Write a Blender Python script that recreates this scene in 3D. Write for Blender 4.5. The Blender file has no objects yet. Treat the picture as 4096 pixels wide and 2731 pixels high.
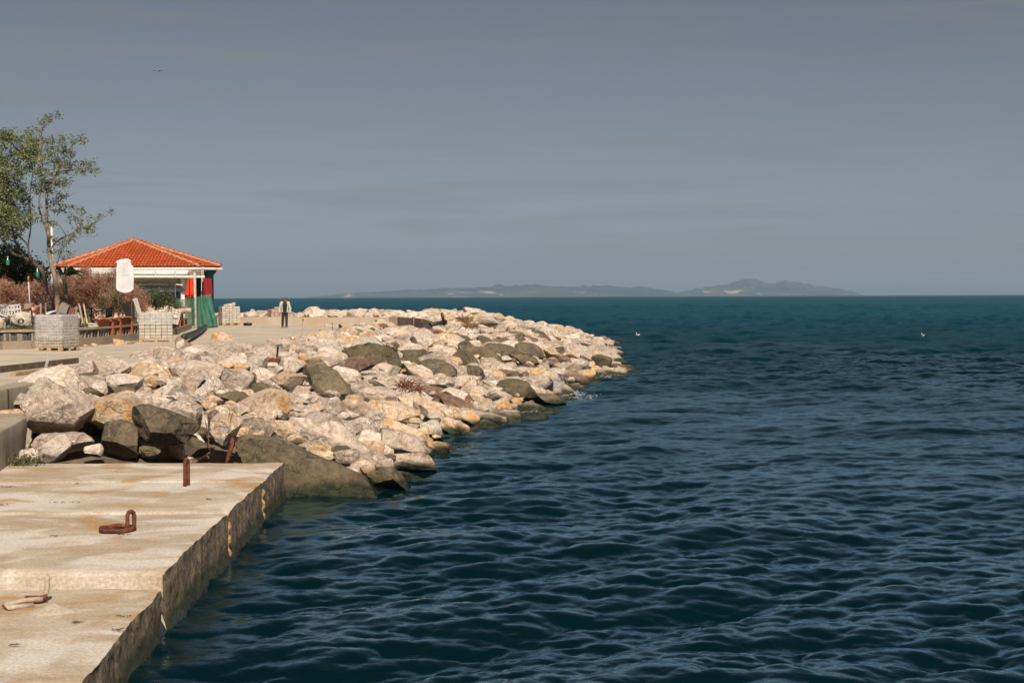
import bpy, bmesh, math, random
import numpy as np
from mathutils import Matrix, Vector, noise

# ------------------------------------------------------------------ scene, camera, sky, sun
sc = bpy.context.scene
COL = sc.collection
R = math.radians
PI = math.pi
F = 5689.0            # focal length in photo pixels (50 mm on 36 mm, 4096 px wide)
CAMZ = 3.43           # water level is z = 0
PITCH = math.atan(179.0 / F)
ROLL = -0.0043
cam_d = bpy.data.cameras.new('camera')
cam = bpy.data.objects.new('camera', cam_d)
COL.objects.link(cam)
cam_d.sensor_width = 36.0
cam_d.lens = 50.0
cam_d.clip_start = 0.1
cam_d.clip_end = 40000
CR = (Matrix.Rotation(PI / 2 - PITCH, 3, 'X') @ Matrix.Rotation(ROLL, 3, 'Z'))
cam.matrix_world = Matrix.Translation((0, 0, CAMZ)) @ CR.to_4x4()
sc.camera = cam

SUN_AZ = R(14.0)      # behind the camera, a little to its right
SUN_EL = R(43.0)
world = bpy.data.worlds.new('World')
sc.world = world
world.use_nodes = True
wn = world.node_tree.nodes
wl = world.node_tree.links
wn.clear()
sky = wn.new('ShaderNodeTexSky')
sky.sky_type = 'NISHITA'
sky.sun_disc = False
sky.sun_elevation = SUN_EL
sun_dir = Vector((math.sin(SUN_AZ) * math.cos(SUN_EL), -math.cos(SUN_AZ) * math.cos(SUN_EL), math.sin(SUN_EL)))
sky.sun_rotation = math.atan2(sun_dir.x, sun_dir.y)
sky.altitude = 0
sky.air_density = 0.50
sky.dust_density = 0.95
sky.ozone_density = 2.4
hs = wn.new('ShaderNodeHueSaturation')
hs.inputs['Saturation'].default_value = 0.54
hs.inputs['Value'].default_value = 1.04
wl.new(sky.outputs[0], hs.inputs['Color'])
# thin stretched cirrus
tc = wn.new('ShaderNodeTexCoord')
mp = wn.new('ShaderNodeMapping')
mp.inputs['Scale'].default_value = (2.2, 2.2, 30.0)
mp.inputs['Rotation'].default_value = (0.0, 0.012, 0.0)
wl.new(tc.outputs['Generated'], mp.inputs['Vector'])
nz = wn.new('ShaderNodeTexNoise')
nz.inputs['Scale'].default_value = 2.1
nz.inputs['Detail'].default_value = 5.0
nz.inputs['Roughness'].default_value = 0.55
nz.inputs['Distortion'].default_value = 0.6
wl.new(mp.outputs[0], nz.inputs['Vector'])
rp = wn.new('ShaderNodeMapRange')
rp.interpolation_type = 'SMOOTHSTEP'
rp.inputs[1].default_value = 0.46
rp.inputs[2].default_value = 0.72
rp.inputs[3].default_value = 0.0
rp.inputs[4].default_value = 0.40
wl.new(nz.outputs['Fac'], rp.inputs[0])
mxs = wn.new('ShaderNodeMix')
mxs.data_type = 'RGBA'
mxs.inputs[7].default_value = (4.3, 4.35, 4.5, 1)
wl.new(rp.outputs[0], mxs.inputs[0])
wl.new(hs.outputs[0], mxs.inputs[6])
bg = wn.new('ShaderNodeBackground')
bg.inputs['Strength'].default_value = 0.050
tint = wn.new('ShaderNodeMix')
tint.data_type = 'RGBA'
tint.blend_type = 'MULTIPLY'
tint.inputs[0].default_value = 1.0
tint.inputs[7].default_value = (1.0, 0.995, 0.955, 1)
wl.new(mxs.outputs[2], tint.inputs[6])
wl.new(tint.outputs[2], bg.inputs['Color'])
wo = wn.new('ShaderNodeOutputWorld')
wl.new(bg.outputs[0], wo.inputs['Surface'])

sl = bpy.data.lights.new('sun', 'SUN')
sl.energy = 5.0
sl.angle = R(0.53)
sl.color = (1.0, 0.885, 0.75)
sun = bpy.data.objects.new('sun', sl)
COL.objects.link(sun)
sun.rotation_euler = (-sun_dir).to_track_quat('-Z', 'Y').to_euler()
sun.location = (0, -20, 40)

vs = sc.view_settings
vs.view_transform = 'Standard'
vs.look = 'None'
vs.exposure = 0.07
vs.gamma = 1.0
vs.use_curve_mapping = False
cy = sc.cycles
cy.use_denoising = True
try:
    cy.denoiser = 'OPENIMAGEDENOISE'
except Exception:
    pass
cy.max_bounces = 6
cy.diffuse_bounces = 3
cy.glossy_bounces = 3
cy.transmission_bounces = 4
cy.transparent_max_bounces = 12
cy.volume_bounces = 1
cy.caustics_reflective = False
cy.caustics_refractive = False
cy.sample_clamp_indirect = 4.0

# ------------------------------------------------------------------ photo-pixel helpers (surveying only)
def ray(px, py):
    v = CR @ Vector(((px - 2048) / F, -(py - 1365.5) / F, -1.0))
    return v.normalized()
def W(px, py, z):
    """point where the line of sight through a photo pixel meets the level z"""
    v = ray(px, py)
    t = (z - CAMZ) / v.z
    return Vector((0, 0, CAMZ)) + v * t
def D(px, py, Y):
    """point on that line of sight at depth Y"""
    v = ray(px, py)
    return Vector((0, 0, CAMZ)) + v * (Y / v.y)
def proj(p):
    q = CR.transposed() @ (Vector(p) - Vector((0, 0, CAMZ)))
    return (2048 + F * q.x / -q.z, 1365.5 - F * q.y / -q.z)
def lerp(a, b, t):
    return a + (b - a) * t

# ------------------------------------------------------------------ material helpers
class NT:
    def __init__(s, name):
        s.m = bpy.data.materials.new(name)
        s.m.use_nodes = True
        s.t = s.m.node_tree
        s.t.nodes.clear()
        s.out = s.t.nodes.new('ShaderNodeOutputMaterial')
        s.p = s.t.nodes.new('ShaderNodeBsdfPrincipled')
        s.t.links.new(s.p.outputs[0], s.out.inputs['Surface'])
    def n(s, typ, **kw):
        nd = s.t.nodes.new('ShaderNode' + typ)
        for k, v in kw.items():
            setattr(nd, k, v)
        return nd
    def l(s, a, b):
        s.t.links.new(a, b)
    def pos(s, scale=(1, 1, 1), rnd=True, obj=False):
        if obj:
            g = s.n('TexCoord').outputs['Object']
        else:
            g = s.n('NewGeometry').outputs['Position']
        if rnd:
            a = s.n('Attribute', attribute_name='rnd')
            v = s.n('VectorMath', operation='MULTIPLY_ADD')
            c = s.n('CombineXYZ')
            for i in range(3):
                s.l(a.outputs['Fac'], c.inputs[i])
            s.l(c.outputs[0], v.inputs[0])
            v.inputs[1].default_value = (37.0, 91.0, 53.0)
            s.l(g, v.inputs[2])
            g = v.outputs[0]
        if tuple(scale) != (1, 1, 1):
            v = s.n('VectorMath', operation='MULTIPLY')
            s.l(g, v.inputs[0])
            v.inputs[1].default_value = scale
            g = v.outputs[0]
        return g
    def noise(s, vec, scale, detail=5, rough=0.55, dist=0.0):
        x = s.n('TexNoise')
        x.inputs['Scale'].default_value = scale
        x.inputs['Detail'].default_value = detail
        x.inputs['Roughness'].default_value = rough
        x.inputs['Distortion'].default_value = dist
        s.l(vec, x.inputs['Vector'])
        return x.outputs['Fac']
    def ramp(s, f, lo, hi, a=0.0, b=1.0):
        x = s.n('MapRange', interpolation_type='SMOOTHSTEP')
        x.inputs[1].default_value = lo
        x.inputs[2].default_value = hi
        x.inputs[3].default_value = a
        x.inputs[4].default_value = b
        s.l(f, x.inputs[0])
        return x.outputs[0]
    def math(s, op, a, b=0.0, c=None):
        x = s.n('Math', operation=op)
        for i, v in enumerate((a, b) if c is None else (a, b, c)):
            if isinstance(v, (int, float)):
                x.inputs[i].default_value = v
            else:
                s.l(v, x.inputs[i])
        return x.outputs[0]
    def mix(s, f, a, b, blend='MIX'):
        x = s.n('Mix', data_type='RGBA', blend_type=blend)
        if isinstance(f, (int, float)):
            x.inputs[0].default_value = f
        else:
            s.l(f, x.inputs[0])
        for i, v in ((6, a), (7, b)):
            if isinstance(v, tuple):
                x.inputs[i].default_value = v if len(v) == 4 else v + (1,)
            else:
                s.l(v, x.inputs[i])
        return x.outputs[2]
    def val(s, col, f):
        """multiply a colour by a grey value"""
        c = s.n('CombineColor')
        for i in range(3):
            s.l(f, c.inputs[i])
        return s.mix(1.0, col, c.outputs[0], 'MULTIPLY')
    def bump(s, h, strength=0.3, dist=0.02, prev=None):
        b = s.n('Bump')
        b.inputs['Strength'].default_value = strength
        b.inputs['Distance'].default_value = dist
        s.l(h, b.inputs['Height'])
        if prev is not None:
            s.l(prev, b.inputs['Normal'])
        return b.outputs[0]
    def set(s, col=None, rough=None, normal=None, **kw):
        for nm, v in (('Base Color', col), ('Roughness', rough), ('Normal', normal)):
            if v is None:
                continue
            if isinstance(v, (int, float)):
                s.p.inputs[nm].default_value = v
            elif isinstance(v, tuple):
                s.p.inputs[nm].default_value = v if len(v) == 4 else v + (1,)
            else:
                s.l(v, s.p.inputs[nm])
        for k, v in kw.items():
            s.p.inputs[k.replace('_', ' ')].default_value = v
        return s.m

MATS = {}
def plain(name, col, col2=None, rough=0.75, scale=6.0, bump=0.25, grain=40.0, spec=0.4, dirt=None, rnd=True):
    """two-tone noisy surface with grain"""
    if name in MATS:
        return MATS[name]
    t = NT(name)
    v = t.pos(rnd=rnd)
    col2 = col2 or tuple(c * 0.72 for c in col)
    c = t.mix(t.ramp(t.noise(v, scale, 5), 0.35, 0.65), col, col2)
    if dirt:
        c = t.mix(t.ramp(t.noise(v, scale * 0.5, 6, 0.6, 0.7), 0.55, 0.7), c, dirt)
    g = t.noise(v, grain, 4)
    c = t.val(c, t.ramp(g, 0.2, 0.8, 0.82, 1.12))
    a = t.n('Attribute', attribute_name='rnd')
    c = t.val(c, t.ramp(a.outputs['Fac'], 0.0, 1.0, 0.9, 1.08))
    MATS[name] = t.set(c, rough, t.bump(g, bump, 0.01), **{'Specular_IOR_Level': spec})
    return MATS[name]

# ------------------------------------------------------------------ mesh helpers
RNG = random.Random(7)
def set_rnd(me, v=None):
    a = me.attributes.get('rnd') or me.attributes.new('rnd', 'FLOAT', 'POINT')
    n = len(me.vertices)
    if np.ndim(v) == 0:
        v = np.full(n, RNG.random() if v is None else v, dtype=np.float32)
    a.data.foreach_set('value', np.asarray(v, dtype=np.float32))
def link(name, me, parent=None, loc=None):
    o = bpy.data.objects.new(name, me)
    COL.objects.link(o)
    if parent is not None:
        o.parent = parent
    if loc is not None:
        o.location = loc
    return o
def tag(o, label=None, cat=None, group=None, kind=None):
    if label: o['label'] = label
    if cat: o['category'] = cat
    if group: o['group'] = group
    if kind: o['kind'] = kind
    return o
def empty(name, loc, label, cat, group=None, rz=0.0):
    o = bpy.data.objects.new(name, None)
    COL.objects.link(o)
    o.location = loc
    o.rotation_euler = (0, 0, rz)
    o.empty_display_size = 0.2
    return tag(o, label, cat, group)

class MB:
    """collects shapes; build() links them as one mesh object"""
    def __init__(s):
        s.v = []
        s.f = []
    def add(s, vs, fs):
        b = len(s.v)
        s.v += [tuple(p) for p in vs]
        s.f += [tuple(i + b for i in f) for f in fs]
        return s
    def box(s, c, d, rot=None, taper=1.0, bev=0.0):
        hx, hy, hz = d[0] / 2, d[1] / 2, d[2] / 2
        if bev > 0:
            b = min(bev, hx * .45, hy * .45, hz * .45)
            bm = bmesh.new()
            bmesh.ops.create_cube(bm, size=1.0)
            for q in bm.verts:
                q.co = Vector((q.co.x * d[0], q.co.y * d[1], q.co.z * d[2]))
            bmesh.ops.bevel(bm, geom=bm.edges[:], offset=b, segments=1, affect='EDGES')
            bm.verts.index_update()
            pts = [q.co.copy() for q in bm.verts]
            fs = [tuple(q.index for q in f.verts) for f in bm.faces]
            bm.free()
        else:
            pts = [Vector((x, y, z)) for z in (-hz, hz) for y in (-hy, hy) for x in (-hx, hx)]
            fs = [(0, 2, 3, 1), (4, 5, 7, 6), (0, 1, 5, 4), (2, 6, 7, 3), (0, 4, 6, 2), (1, 3, 7, 5)]
        if taper != 1.0:
            pts = [Vector((p.x * (taper if p.z > 0 else 1), p.y * (taper if p.z > 0 else 1), p.z)) for p in pts]
        if rot is not None:
            pts = [rot @ p for p in pts]
        c = Vector(c)
        return s.add([p + c for p in pts], fs)
    def bar(s, a, b, w, h=None, bev=0.0, up=(0, 0, 1)):
        """rectangular bar from a to b"""
        a, b = Vector(a), Vector(b)
        z = (b - a).normalized()
        u = Vector(up)
        if abs(z.dot(u)) > 0.95:
            u = Vector((0, 1, 0))
        x = u.cross(z).normalized()
        y = z.cross(x)
        m = Matrix((x, y, z)).transposed()
        return s.box((a + b) / 2, (w, h or w, (b - a).length), m, bev=bev)
    def tube(s, pts, rad, n=8, cap=True):
        pts = [Vector(p) for p in pts]
        if not hasattr(rad, '__len__'):
            rad = [rad] * len(pts)
        base = len(s.v)
        prev = None
        for i, p in enumerate(pts):
            d = (pts[min(i + 1, len(pts) - 1)] - pts[max(i - 1, 0)])
            d = d.normalized() if d.length > 1e-9 else Vector((0, 0, 1))
            if prev is None:
                u = Vector((0, 0, 1)) if abs(d.z) < 0.9 else Vector((0, 1, 0))
                x = u.cross(d).normalized()
            else:
                x = (prev - d * prev.dot(d))
                x = x.normalized() if x.length > 1e-6 else Vector((1, 0, 0))
            prev = x
            y = d.cross(x)
            for k in range(n):
                a = 2 * PI * k / n
                s.v.append(tuple(p + (x * math.cos(a) + y * math.sin(a)) * rad[i]))
        for i in range(len(pts) - 1):
            for k in range(n):
                k2 = (k + 1) % n
                s.f.append((base + i * n + k, base + i * n + k2, base + (i + 1) * n + k2, base + (i + 1) * n + k))
        if cap:
            s.f.append(tuple(base + k for k in reversed(range(n))))
            s.f.append(tuple(base + (len(pts) - 1) * n + k for k in range(n)))
        return s
    def lathe(s, prof, c=(0, 0, 0), n=16, cap=True):
        return s.tube([(c[0], c[1], c[2] + z) for r_, z in prof], [r_ for r_, z in prof], n, cap)
    def prism(s, poly, a, b, axis='y'):
        """outline (u, w) swept between a and b along an axis"""
        n = len(poly)
        def P(u, w, t):
            return (u, t, w) if axis == 'y' else ((t, u, w) if axis == 'x' else (u, w, t))
        vs = [P(u, w, a) for u, w in poly] + [P(u, w, b) for u, w in poly]
        fs = [tuple(range(n)), tuple(reversed(range(n, 2 * n)))]
        fs += [(i, i + n, (i + 1) % n + n, (i + 1) % n) for i in range(n)]
        return s.add(vs, fs)
    def grid(s, fn, nu, nv):
        b = len(s.v)
        for j in range(nv + 1):
            for i in range(nu + 1):
                s.v.append(tuple(fn(i / nu, j / nv)))
        for j in range(nv):
            for i in range(nu):
                a = b + j * (nu + 1) + i
                s.f.append((a, a + 1, a + nu + 2, a + nu + 1))
        return s
    def mesh(s, name, mat=None, smooth=False, origin=None, rnd=None, sharp=None):
        me = bpy.data.meshes.new(name)
        v = s.v
        if origin is not None:
            v = [(p[0] - origin[0], p[1] - origin[1], p[2] - origin[2]) for p in v]
        me.from_pydata(v, [], s.f)
        bm = bmesh.new()
        bm.from_mesh(me)
        bmesh.ops.recalc_face_normals(bm, faces=bm.faces[:])
        bm.to_mesh(me)
        bm.free()
        if mat: me.materials.append(mat)
        if smooth:
            me.shade_smooth()
            if sharp: me.set_sharp_from_angle(angle=R(sharp))
        set_rnd(me, rnd)
        return me
    def build(s, name, mat=None, parent=None, smooth=False, origin=None, rnd=None, sharp=None, solid=0.0):
        """vertices in world coordinates; a parent Empty must be unrotated (its location is subtracted)"""
        if parent is not None and origin is None:
            origin = Vector((0, 0, 0))
            p = parent
            while p is not None:
                origin = origin + p.location
                p = p.parent
        loc = None
        if parent is None and origin is None and s.v:
            a = np.array(s.v)
            origin = Vector(((a[:, 0].min() + a[:, 0].max()) / 2, (a[:, 1].min() + a[:, 1].max()) / 2, a[:, 2].min()))
            loc = origin
        elif parent is None:
            loc = origin
        o = link(name, s.mesh(name, mat, smooth, origin, rnd, sharp), parent, loc)
        if solid:
            md = o.modifiers.new('solidify', 'SOLIDIFY')
            md.thickness = solid
            md.offset = 0
        return o
    def local(s, name, mat, parent, smooth=False, rnd=None, sharp=None):
        """vertices already in the parent's own frame"""
        return link(name, s.mesh(name, mat, smooth, None, rnd, sharp), parent)

def raw_mesh(name, v, f, mats, smooth=True, rnd=0.5, matidx=None, sharp=None):
    """fast mesh from numpy arrays (all faces the same size)"""
    me = bpy.data.meshes.new(name)
    v = np.asarray(v, dtype=np.float32)
    f = np.asarray(f, dtype=np.int32)
    k = f.shape[1]
    me.vertices.add(len(v))
    me.vertices.foreach_set('co', v.ravel())
    me.loops.add(f.size)
    me.loops.foreach_set('vertex_index', f.ravel())
    me.polygons.add(len(f))
    me.polygons.foreach_set('loop_start', np.arange(0, f.size, k, dtype=np.int32))
    try:
        me.polygons.foreach_set('loop_total', np.full(len(f), k, dtype=np.int32))
    except Exception:
        pass
    for m in mats:
        me.materials.append(m)
    if matidx is not None:
        me.polygons.foreach_set('material_index', np.asarray(matidx, dtype=np.int32))
    me.update(calc_edges=True)
    me.validate()
    if smooth:
        me.shade_smooth()
        if sharp: me.set_sharp_from_angle(angle=R(sharp))
    else:
        me.shade_flat()
    set_rnd(me, rnd)
    return me
def fnoise(x, y, z=0.0, H=0.9, octv=4):
    return noise.fractal(Vector((x, y, z)), H, 2.0, octv)
# ================================================================== SETTING
PROM = 1.68           # promenade level
QUAY = 0.63           # old quay level
QUAY2 = 0.47          # lower slab nearest the camera

# ------------------------------------------------------------------ sea
def ocean_tile(N, L, lmin, lmax, seed, wind, spread, rms_slope, power):
    rs = np.random.RandomState(seed)
    k1 = np.fft.fftfreq(N, d=L / N) * 2 * np.pi
    kx, ky = np.meshgrid(k1, k1, indexing='ij')
    k = np.sqrt(kx ** 2 + ky ** 2)
    k[0, 0] = 1e-6
    kp = 2 * np.pi / lmax
    km = 2 * np.pi / lmin
    cosd = (kx * wind[0] + ky * wind[1]) / k
    S = np.exp(-(kp / k) ** 2) * k ** (-power) * np.exp(-(k / km) ** 2)
    S = S * (np.abs(cosd) ** spread + 0.06)
    S[0, 0] = 0
    h = (rs.normal(size=(N, N)) + 1j * rs.normal(size=(N, N))) * np.sqrt(S)
    hz = np.real(np.fft.ifft2(h))
    sx = np.real(np.fft.ifft2(1j * kx * h))
    sy = np.real(np.fft.ifft2(1j * ky * h))
    c = rms_slope / np.sqrt((sx ** 2 + sy ** 2).mean())
    dx = np.real(np.fft.ifft2(-1j * kx / k * h)) * c
    dy = np.real(np.fft.ifft2(-1j * ky / k * h)) * c
    return np.stack([dx, dy, hz * c], -1), L
def tile_sample(tile, x, y, ang):
    T, L = tile
    N = T.shape[0]
    ca, sa = math.cos(ang), math.sin(ang)
    u = ((x * ca + y * sa) / L * N) % N
    w = ((-x * sa + y * ca) / L * N) % N
    i0 = np.floor(u).astype(int) % N
    j0 = np.floor(w).astype(int) % N
    fu = (u - np.floor(u))[..., None]
    fw = (w - np.floor(w))[..., None]
    i1 = (i0 + 1) % N
    j1 = (j0 + 1) % N
    r = (T[i0, j0] * (1 - fu) * (1 - fw) + T[i1, j0] * fu * (1 - fw) + T[i0, j1] * (1 - fu) * fw + T[i1, j1] * fu * fw)
    return np.stack([r[..., 0] * ca - r[..., 1] * sa, r[..., 0] * sa + r[..., 1] * ca, r[..., 2]], -1)
wd = np.array([0.28, -0.96])
wd = wd / np.hypot(*wd)
TA = ocean_tile(512, 27.0, 0.30, 1.75, 3, wd, 2.4, 0.170, 3.1)
TB = ocean_tile(512, 7.9, 0.06, 0.50, 5, wd, 1.3, 0.135, 2.9)
TC = ocean_tile(256, 53.0, 2.0, 7.5, 9, wd, 2.5, 0.065, 3.4)
ds = [8.5]
while ds[-1] < 16500:
    d_ = ds[-1]
    ds.append(d_ * (1 + (0.0033 if d_ < 90 else (0.0062 if d_ < 500 else 0.03))))
ds = np.array(ds)
NC = 640
ss = np.linspace(-0.47, 0.50, NC)
yy = np.repeat(ds[:, None], NC, 1)
xx = ss[None, :] * yy
# stagger the columns so that no straight rows of vertices show
xx = xx + (np.arange(len(ds)) % 2)[:, None] * (ss[1] - ss[0]) * yy * 0.5
disp = np.zeros(xx.shape + (3,))
lod = np.clip((yy - 60) / 140, 0, 1)[..., None]
patch = 0.90 + 0.42 * np.sin(xx * 0.11 + 1.3 * np.sin(yy * 0.05)) * np.sin(yy * 0.085 + 0.8 + 0.9 * np.sin(xx * 0.07))
patch = np.clip(patch, 0.45, 1.3)[..., None]
disp += tile_sample(TA, xx, yy, 0.11) * (1 - lod) * patch
disp += tile_sample(TB, xx, yy, -0.23) * (1 - lod) * (0.35 + 0.65 * patch)
disp += tile_sample(TC, xx, yy, 0.3)
for k_, lo, hi, hi2 in ((3.0, 60, 200, 420), (9.0, 200, 420, 1500), (34.0, 420, 1500, 90000)):
    w_ = np.clip((yy - lo) / (hi - lo), 0, 1) * (1 - np.clip((yy - hi) / (hi2 - hi), 0, 1))
    vz = 1.35 if k_ < 5 else (1.3 if k_ < 20 else 0.5)
    disp += (tile_sample(TA, xx / k_, yy / k_, 0.4) + 0.8 * tile_sample(TB, xx / k_, yy / k_, 0.1)) * k_ * w_[..., None] * vz
# calmer in the lee of the quay and the rocks
lee = 1.0 - 0.35 * np.exp(-np.clip(xx + 3.2, 0, 50) / 1.2) * (yy < 26)
disp *= lee[..., None]
disp[..., 2] *= 1 + 0.75 * np.clip((yy - 22) / 50, 0, 1) * np.clip((500 - yy) / 300, 0, 1)   # a fresher chop away from the shelter of the quay
wv = np.stack([xx + disp[..., 0] * 1.3, yy + disp[..., 1] * 1.3, disp[..., 2]], -1).reshape(-1, 3)
nr = len(ds)
ii = (np.arange(nr - 1)[:, None] * NC + np.arange(NC - 1)[None, :]).ravel()
wf = np.stack([ii, ii + 1, ii + NC + 1, ii + NC], -1)
t = NT('sea_water')
g = t.pos(rnd=False)
n1 = t.math('ADD', t.noise(g, 6.0, 4, 0.6, 0.5), t.math('MULTIPLY', t.noise(g, 17.0, 3, 0.6, 0.4), 0.5))
n2 = t.noise(t.pos((0.5, 0.16, 1.0), rnd=False), 0.11, 4, 0.6, 0.6)
wc = t.mix(t.ramp(n2, 0.35, 0.65), (0.0005, 0.0085, 0.0125), (0.0006, 0.0115, 0.0150))
sw = t.n('SeparateXYZ')
t.l(g, sw.inputs[0])
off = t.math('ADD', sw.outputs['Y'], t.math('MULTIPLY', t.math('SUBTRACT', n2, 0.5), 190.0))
wc = t.mix(t.ramp(off, 10, 260), wc, (0.0004, 0.0420, 0.0620))   # brighter teal further out
bn = t.bump(n1, 0.22, 0.03)
t.t.nodes.remove(t.p)
df = t.n('BsdfDiffuse')
t.l(wc, df.inputs['Color'])
gl = t.n('BsdfGlossy')
gl.inputs['Roughness'].default_value = 0.05
fres = t.n('Fresnel')
fres.inputs['IOR'].default_value = 1.333
for nd_ in (df, gl, fres):
    t.l(bn, nd_.inputs['Normal'])
mxw = t.n('MixShader')
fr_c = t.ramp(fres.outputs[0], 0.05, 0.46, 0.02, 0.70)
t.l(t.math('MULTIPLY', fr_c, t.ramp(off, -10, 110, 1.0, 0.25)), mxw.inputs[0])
gl.inputs['Color'].default_value = (0.58, 0.84, 0.96, 1)
t.l(df.outputs[0], mxw.inputs[1])
t.l(gl.outputs[0], mxw.inputs[2])
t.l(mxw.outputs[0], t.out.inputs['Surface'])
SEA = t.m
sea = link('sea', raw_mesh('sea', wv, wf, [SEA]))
tag(sea, kind='structure')

# ------------------------------------------------------------------ concrete materials
def concrete(name, a, b, stain, streak=(0.5, 3.2, 1.0), white=None, side=None, wet=None, bump=0.35):
    t = NT(name)
    g = t.pos(rnd=False)
    gs = t.pos(streak, rnd=False)
    n1 = t.noise(gs, 1.0, 7, 0.62, 0.5)
    n2 = t.noise(g, 0.9, 6, 0.6, 0.8)
    nf = t.noise(g, 30.0, 5, 0.65)
    c = t.mix(t.ramp(n1, 0.35, 0.62), a, b)
    if white:
        c = t.mix(t.ramp(t.noise(gs, 0.55, 6, 0.6, 0.9), 0.47, 0.60), c, white)
    c = t.mix(t.math('MULTIPLY', t.ramp(n2, 0.46, 0.64), t.ramp(n1, 0.38, 0.56)), c, stain)
    c = t.val(c, t.ramp(nf, 0.25, 0.75, 0.72, 1.17))
    c = t.mix(t.ramp(t.noise(g, 2.7, 7, 0.7, 1.2), 0.60, 0.72, 0.0, 0.5), c, stain)
    # small dark pits
    vo = t.n('TexVoronoi')
    vo.inputs['Scale'].default_value = 7.0
    t.l(g, vo.inputs['Vector'])
    pit = t.ramp(vo.outputs['Distance'], 0.03, 0.09)
    c = t.mix(pit, (0.30, 0.22, 0.14), c)
    hgt = t.math('ADD', t.math('MULTIPLY', nf, 0.5), t.math('MULTIPLY', n1, 1.0))
    rough = 0.85
    if side:
        # vertical face: weathered brown, streaked downwards, mussels and weed near the water
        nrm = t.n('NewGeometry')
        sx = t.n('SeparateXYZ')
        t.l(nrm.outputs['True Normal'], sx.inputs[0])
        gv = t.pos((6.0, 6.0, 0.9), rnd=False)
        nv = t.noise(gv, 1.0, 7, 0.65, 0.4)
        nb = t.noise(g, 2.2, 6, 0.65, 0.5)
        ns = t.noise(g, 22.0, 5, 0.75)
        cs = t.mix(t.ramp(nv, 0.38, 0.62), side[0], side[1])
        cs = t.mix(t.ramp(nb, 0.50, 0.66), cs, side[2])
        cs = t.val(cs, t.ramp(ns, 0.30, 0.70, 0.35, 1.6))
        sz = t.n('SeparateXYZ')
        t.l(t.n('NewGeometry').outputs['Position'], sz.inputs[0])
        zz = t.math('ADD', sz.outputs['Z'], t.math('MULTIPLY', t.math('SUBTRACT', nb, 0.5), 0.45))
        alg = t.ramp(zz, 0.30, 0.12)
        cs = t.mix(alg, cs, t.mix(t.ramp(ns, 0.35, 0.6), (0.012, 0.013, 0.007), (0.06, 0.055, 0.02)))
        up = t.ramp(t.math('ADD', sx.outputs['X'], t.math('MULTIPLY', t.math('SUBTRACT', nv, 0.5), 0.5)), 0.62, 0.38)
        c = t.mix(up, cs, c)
        hgt = t.math('ADD', hgt, t.math('MULTIPLY', ns, 2.0))
        rough = t.ramp(zz, 0.02, 0.25, 0.25, 0.9)
    return t.set(c, rough, t.bump(hgt, bump, 0.02))
QTOP = concrete('old_quay_concrete', (0.54, 0.455, 0.35), (0.43, 0.345, 0.245), (0.44, 0.265, 0.12), (0.85, 1.25, 1.0),
                white=(0.66, 0.595, 0.52), side=((0.36, 0.27, 0.18), (0.17, 0.13, 0.085), (0.20, 0.15, 0.065)))
PTOP = concrete('promenade_concrete', (0.60, 0.52, 0.415), (0.52, 0.44, 0.345), (0.45, 0.36, 0.25), (0.25, 0.9, 1.0), bump=0.2)
WALLC = concrete('grey_cast_concrete', (0.40, 0.345, 0.27), (0.33, 0.28, 0.215), (0.30, 0.24, 0.17), (2.0, 2.0, 0.4), bump=0.2)
KERBC = concrete('kerb_concrete', (0.36, 0.295, 0.22), (0.30, 0.235, 0.17), (0.42, 0.28, 0.15), (1.5, 1.5, 1.0), bump=0.25)
PARAC = concrete('parapet_concrete', (0.56, 0.47, 0.36), (0.50, 0.41, 0.31), (0.52, 0.38, 0.24), (0.6, 0.6, 0.8), bump=0.12)

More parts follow.
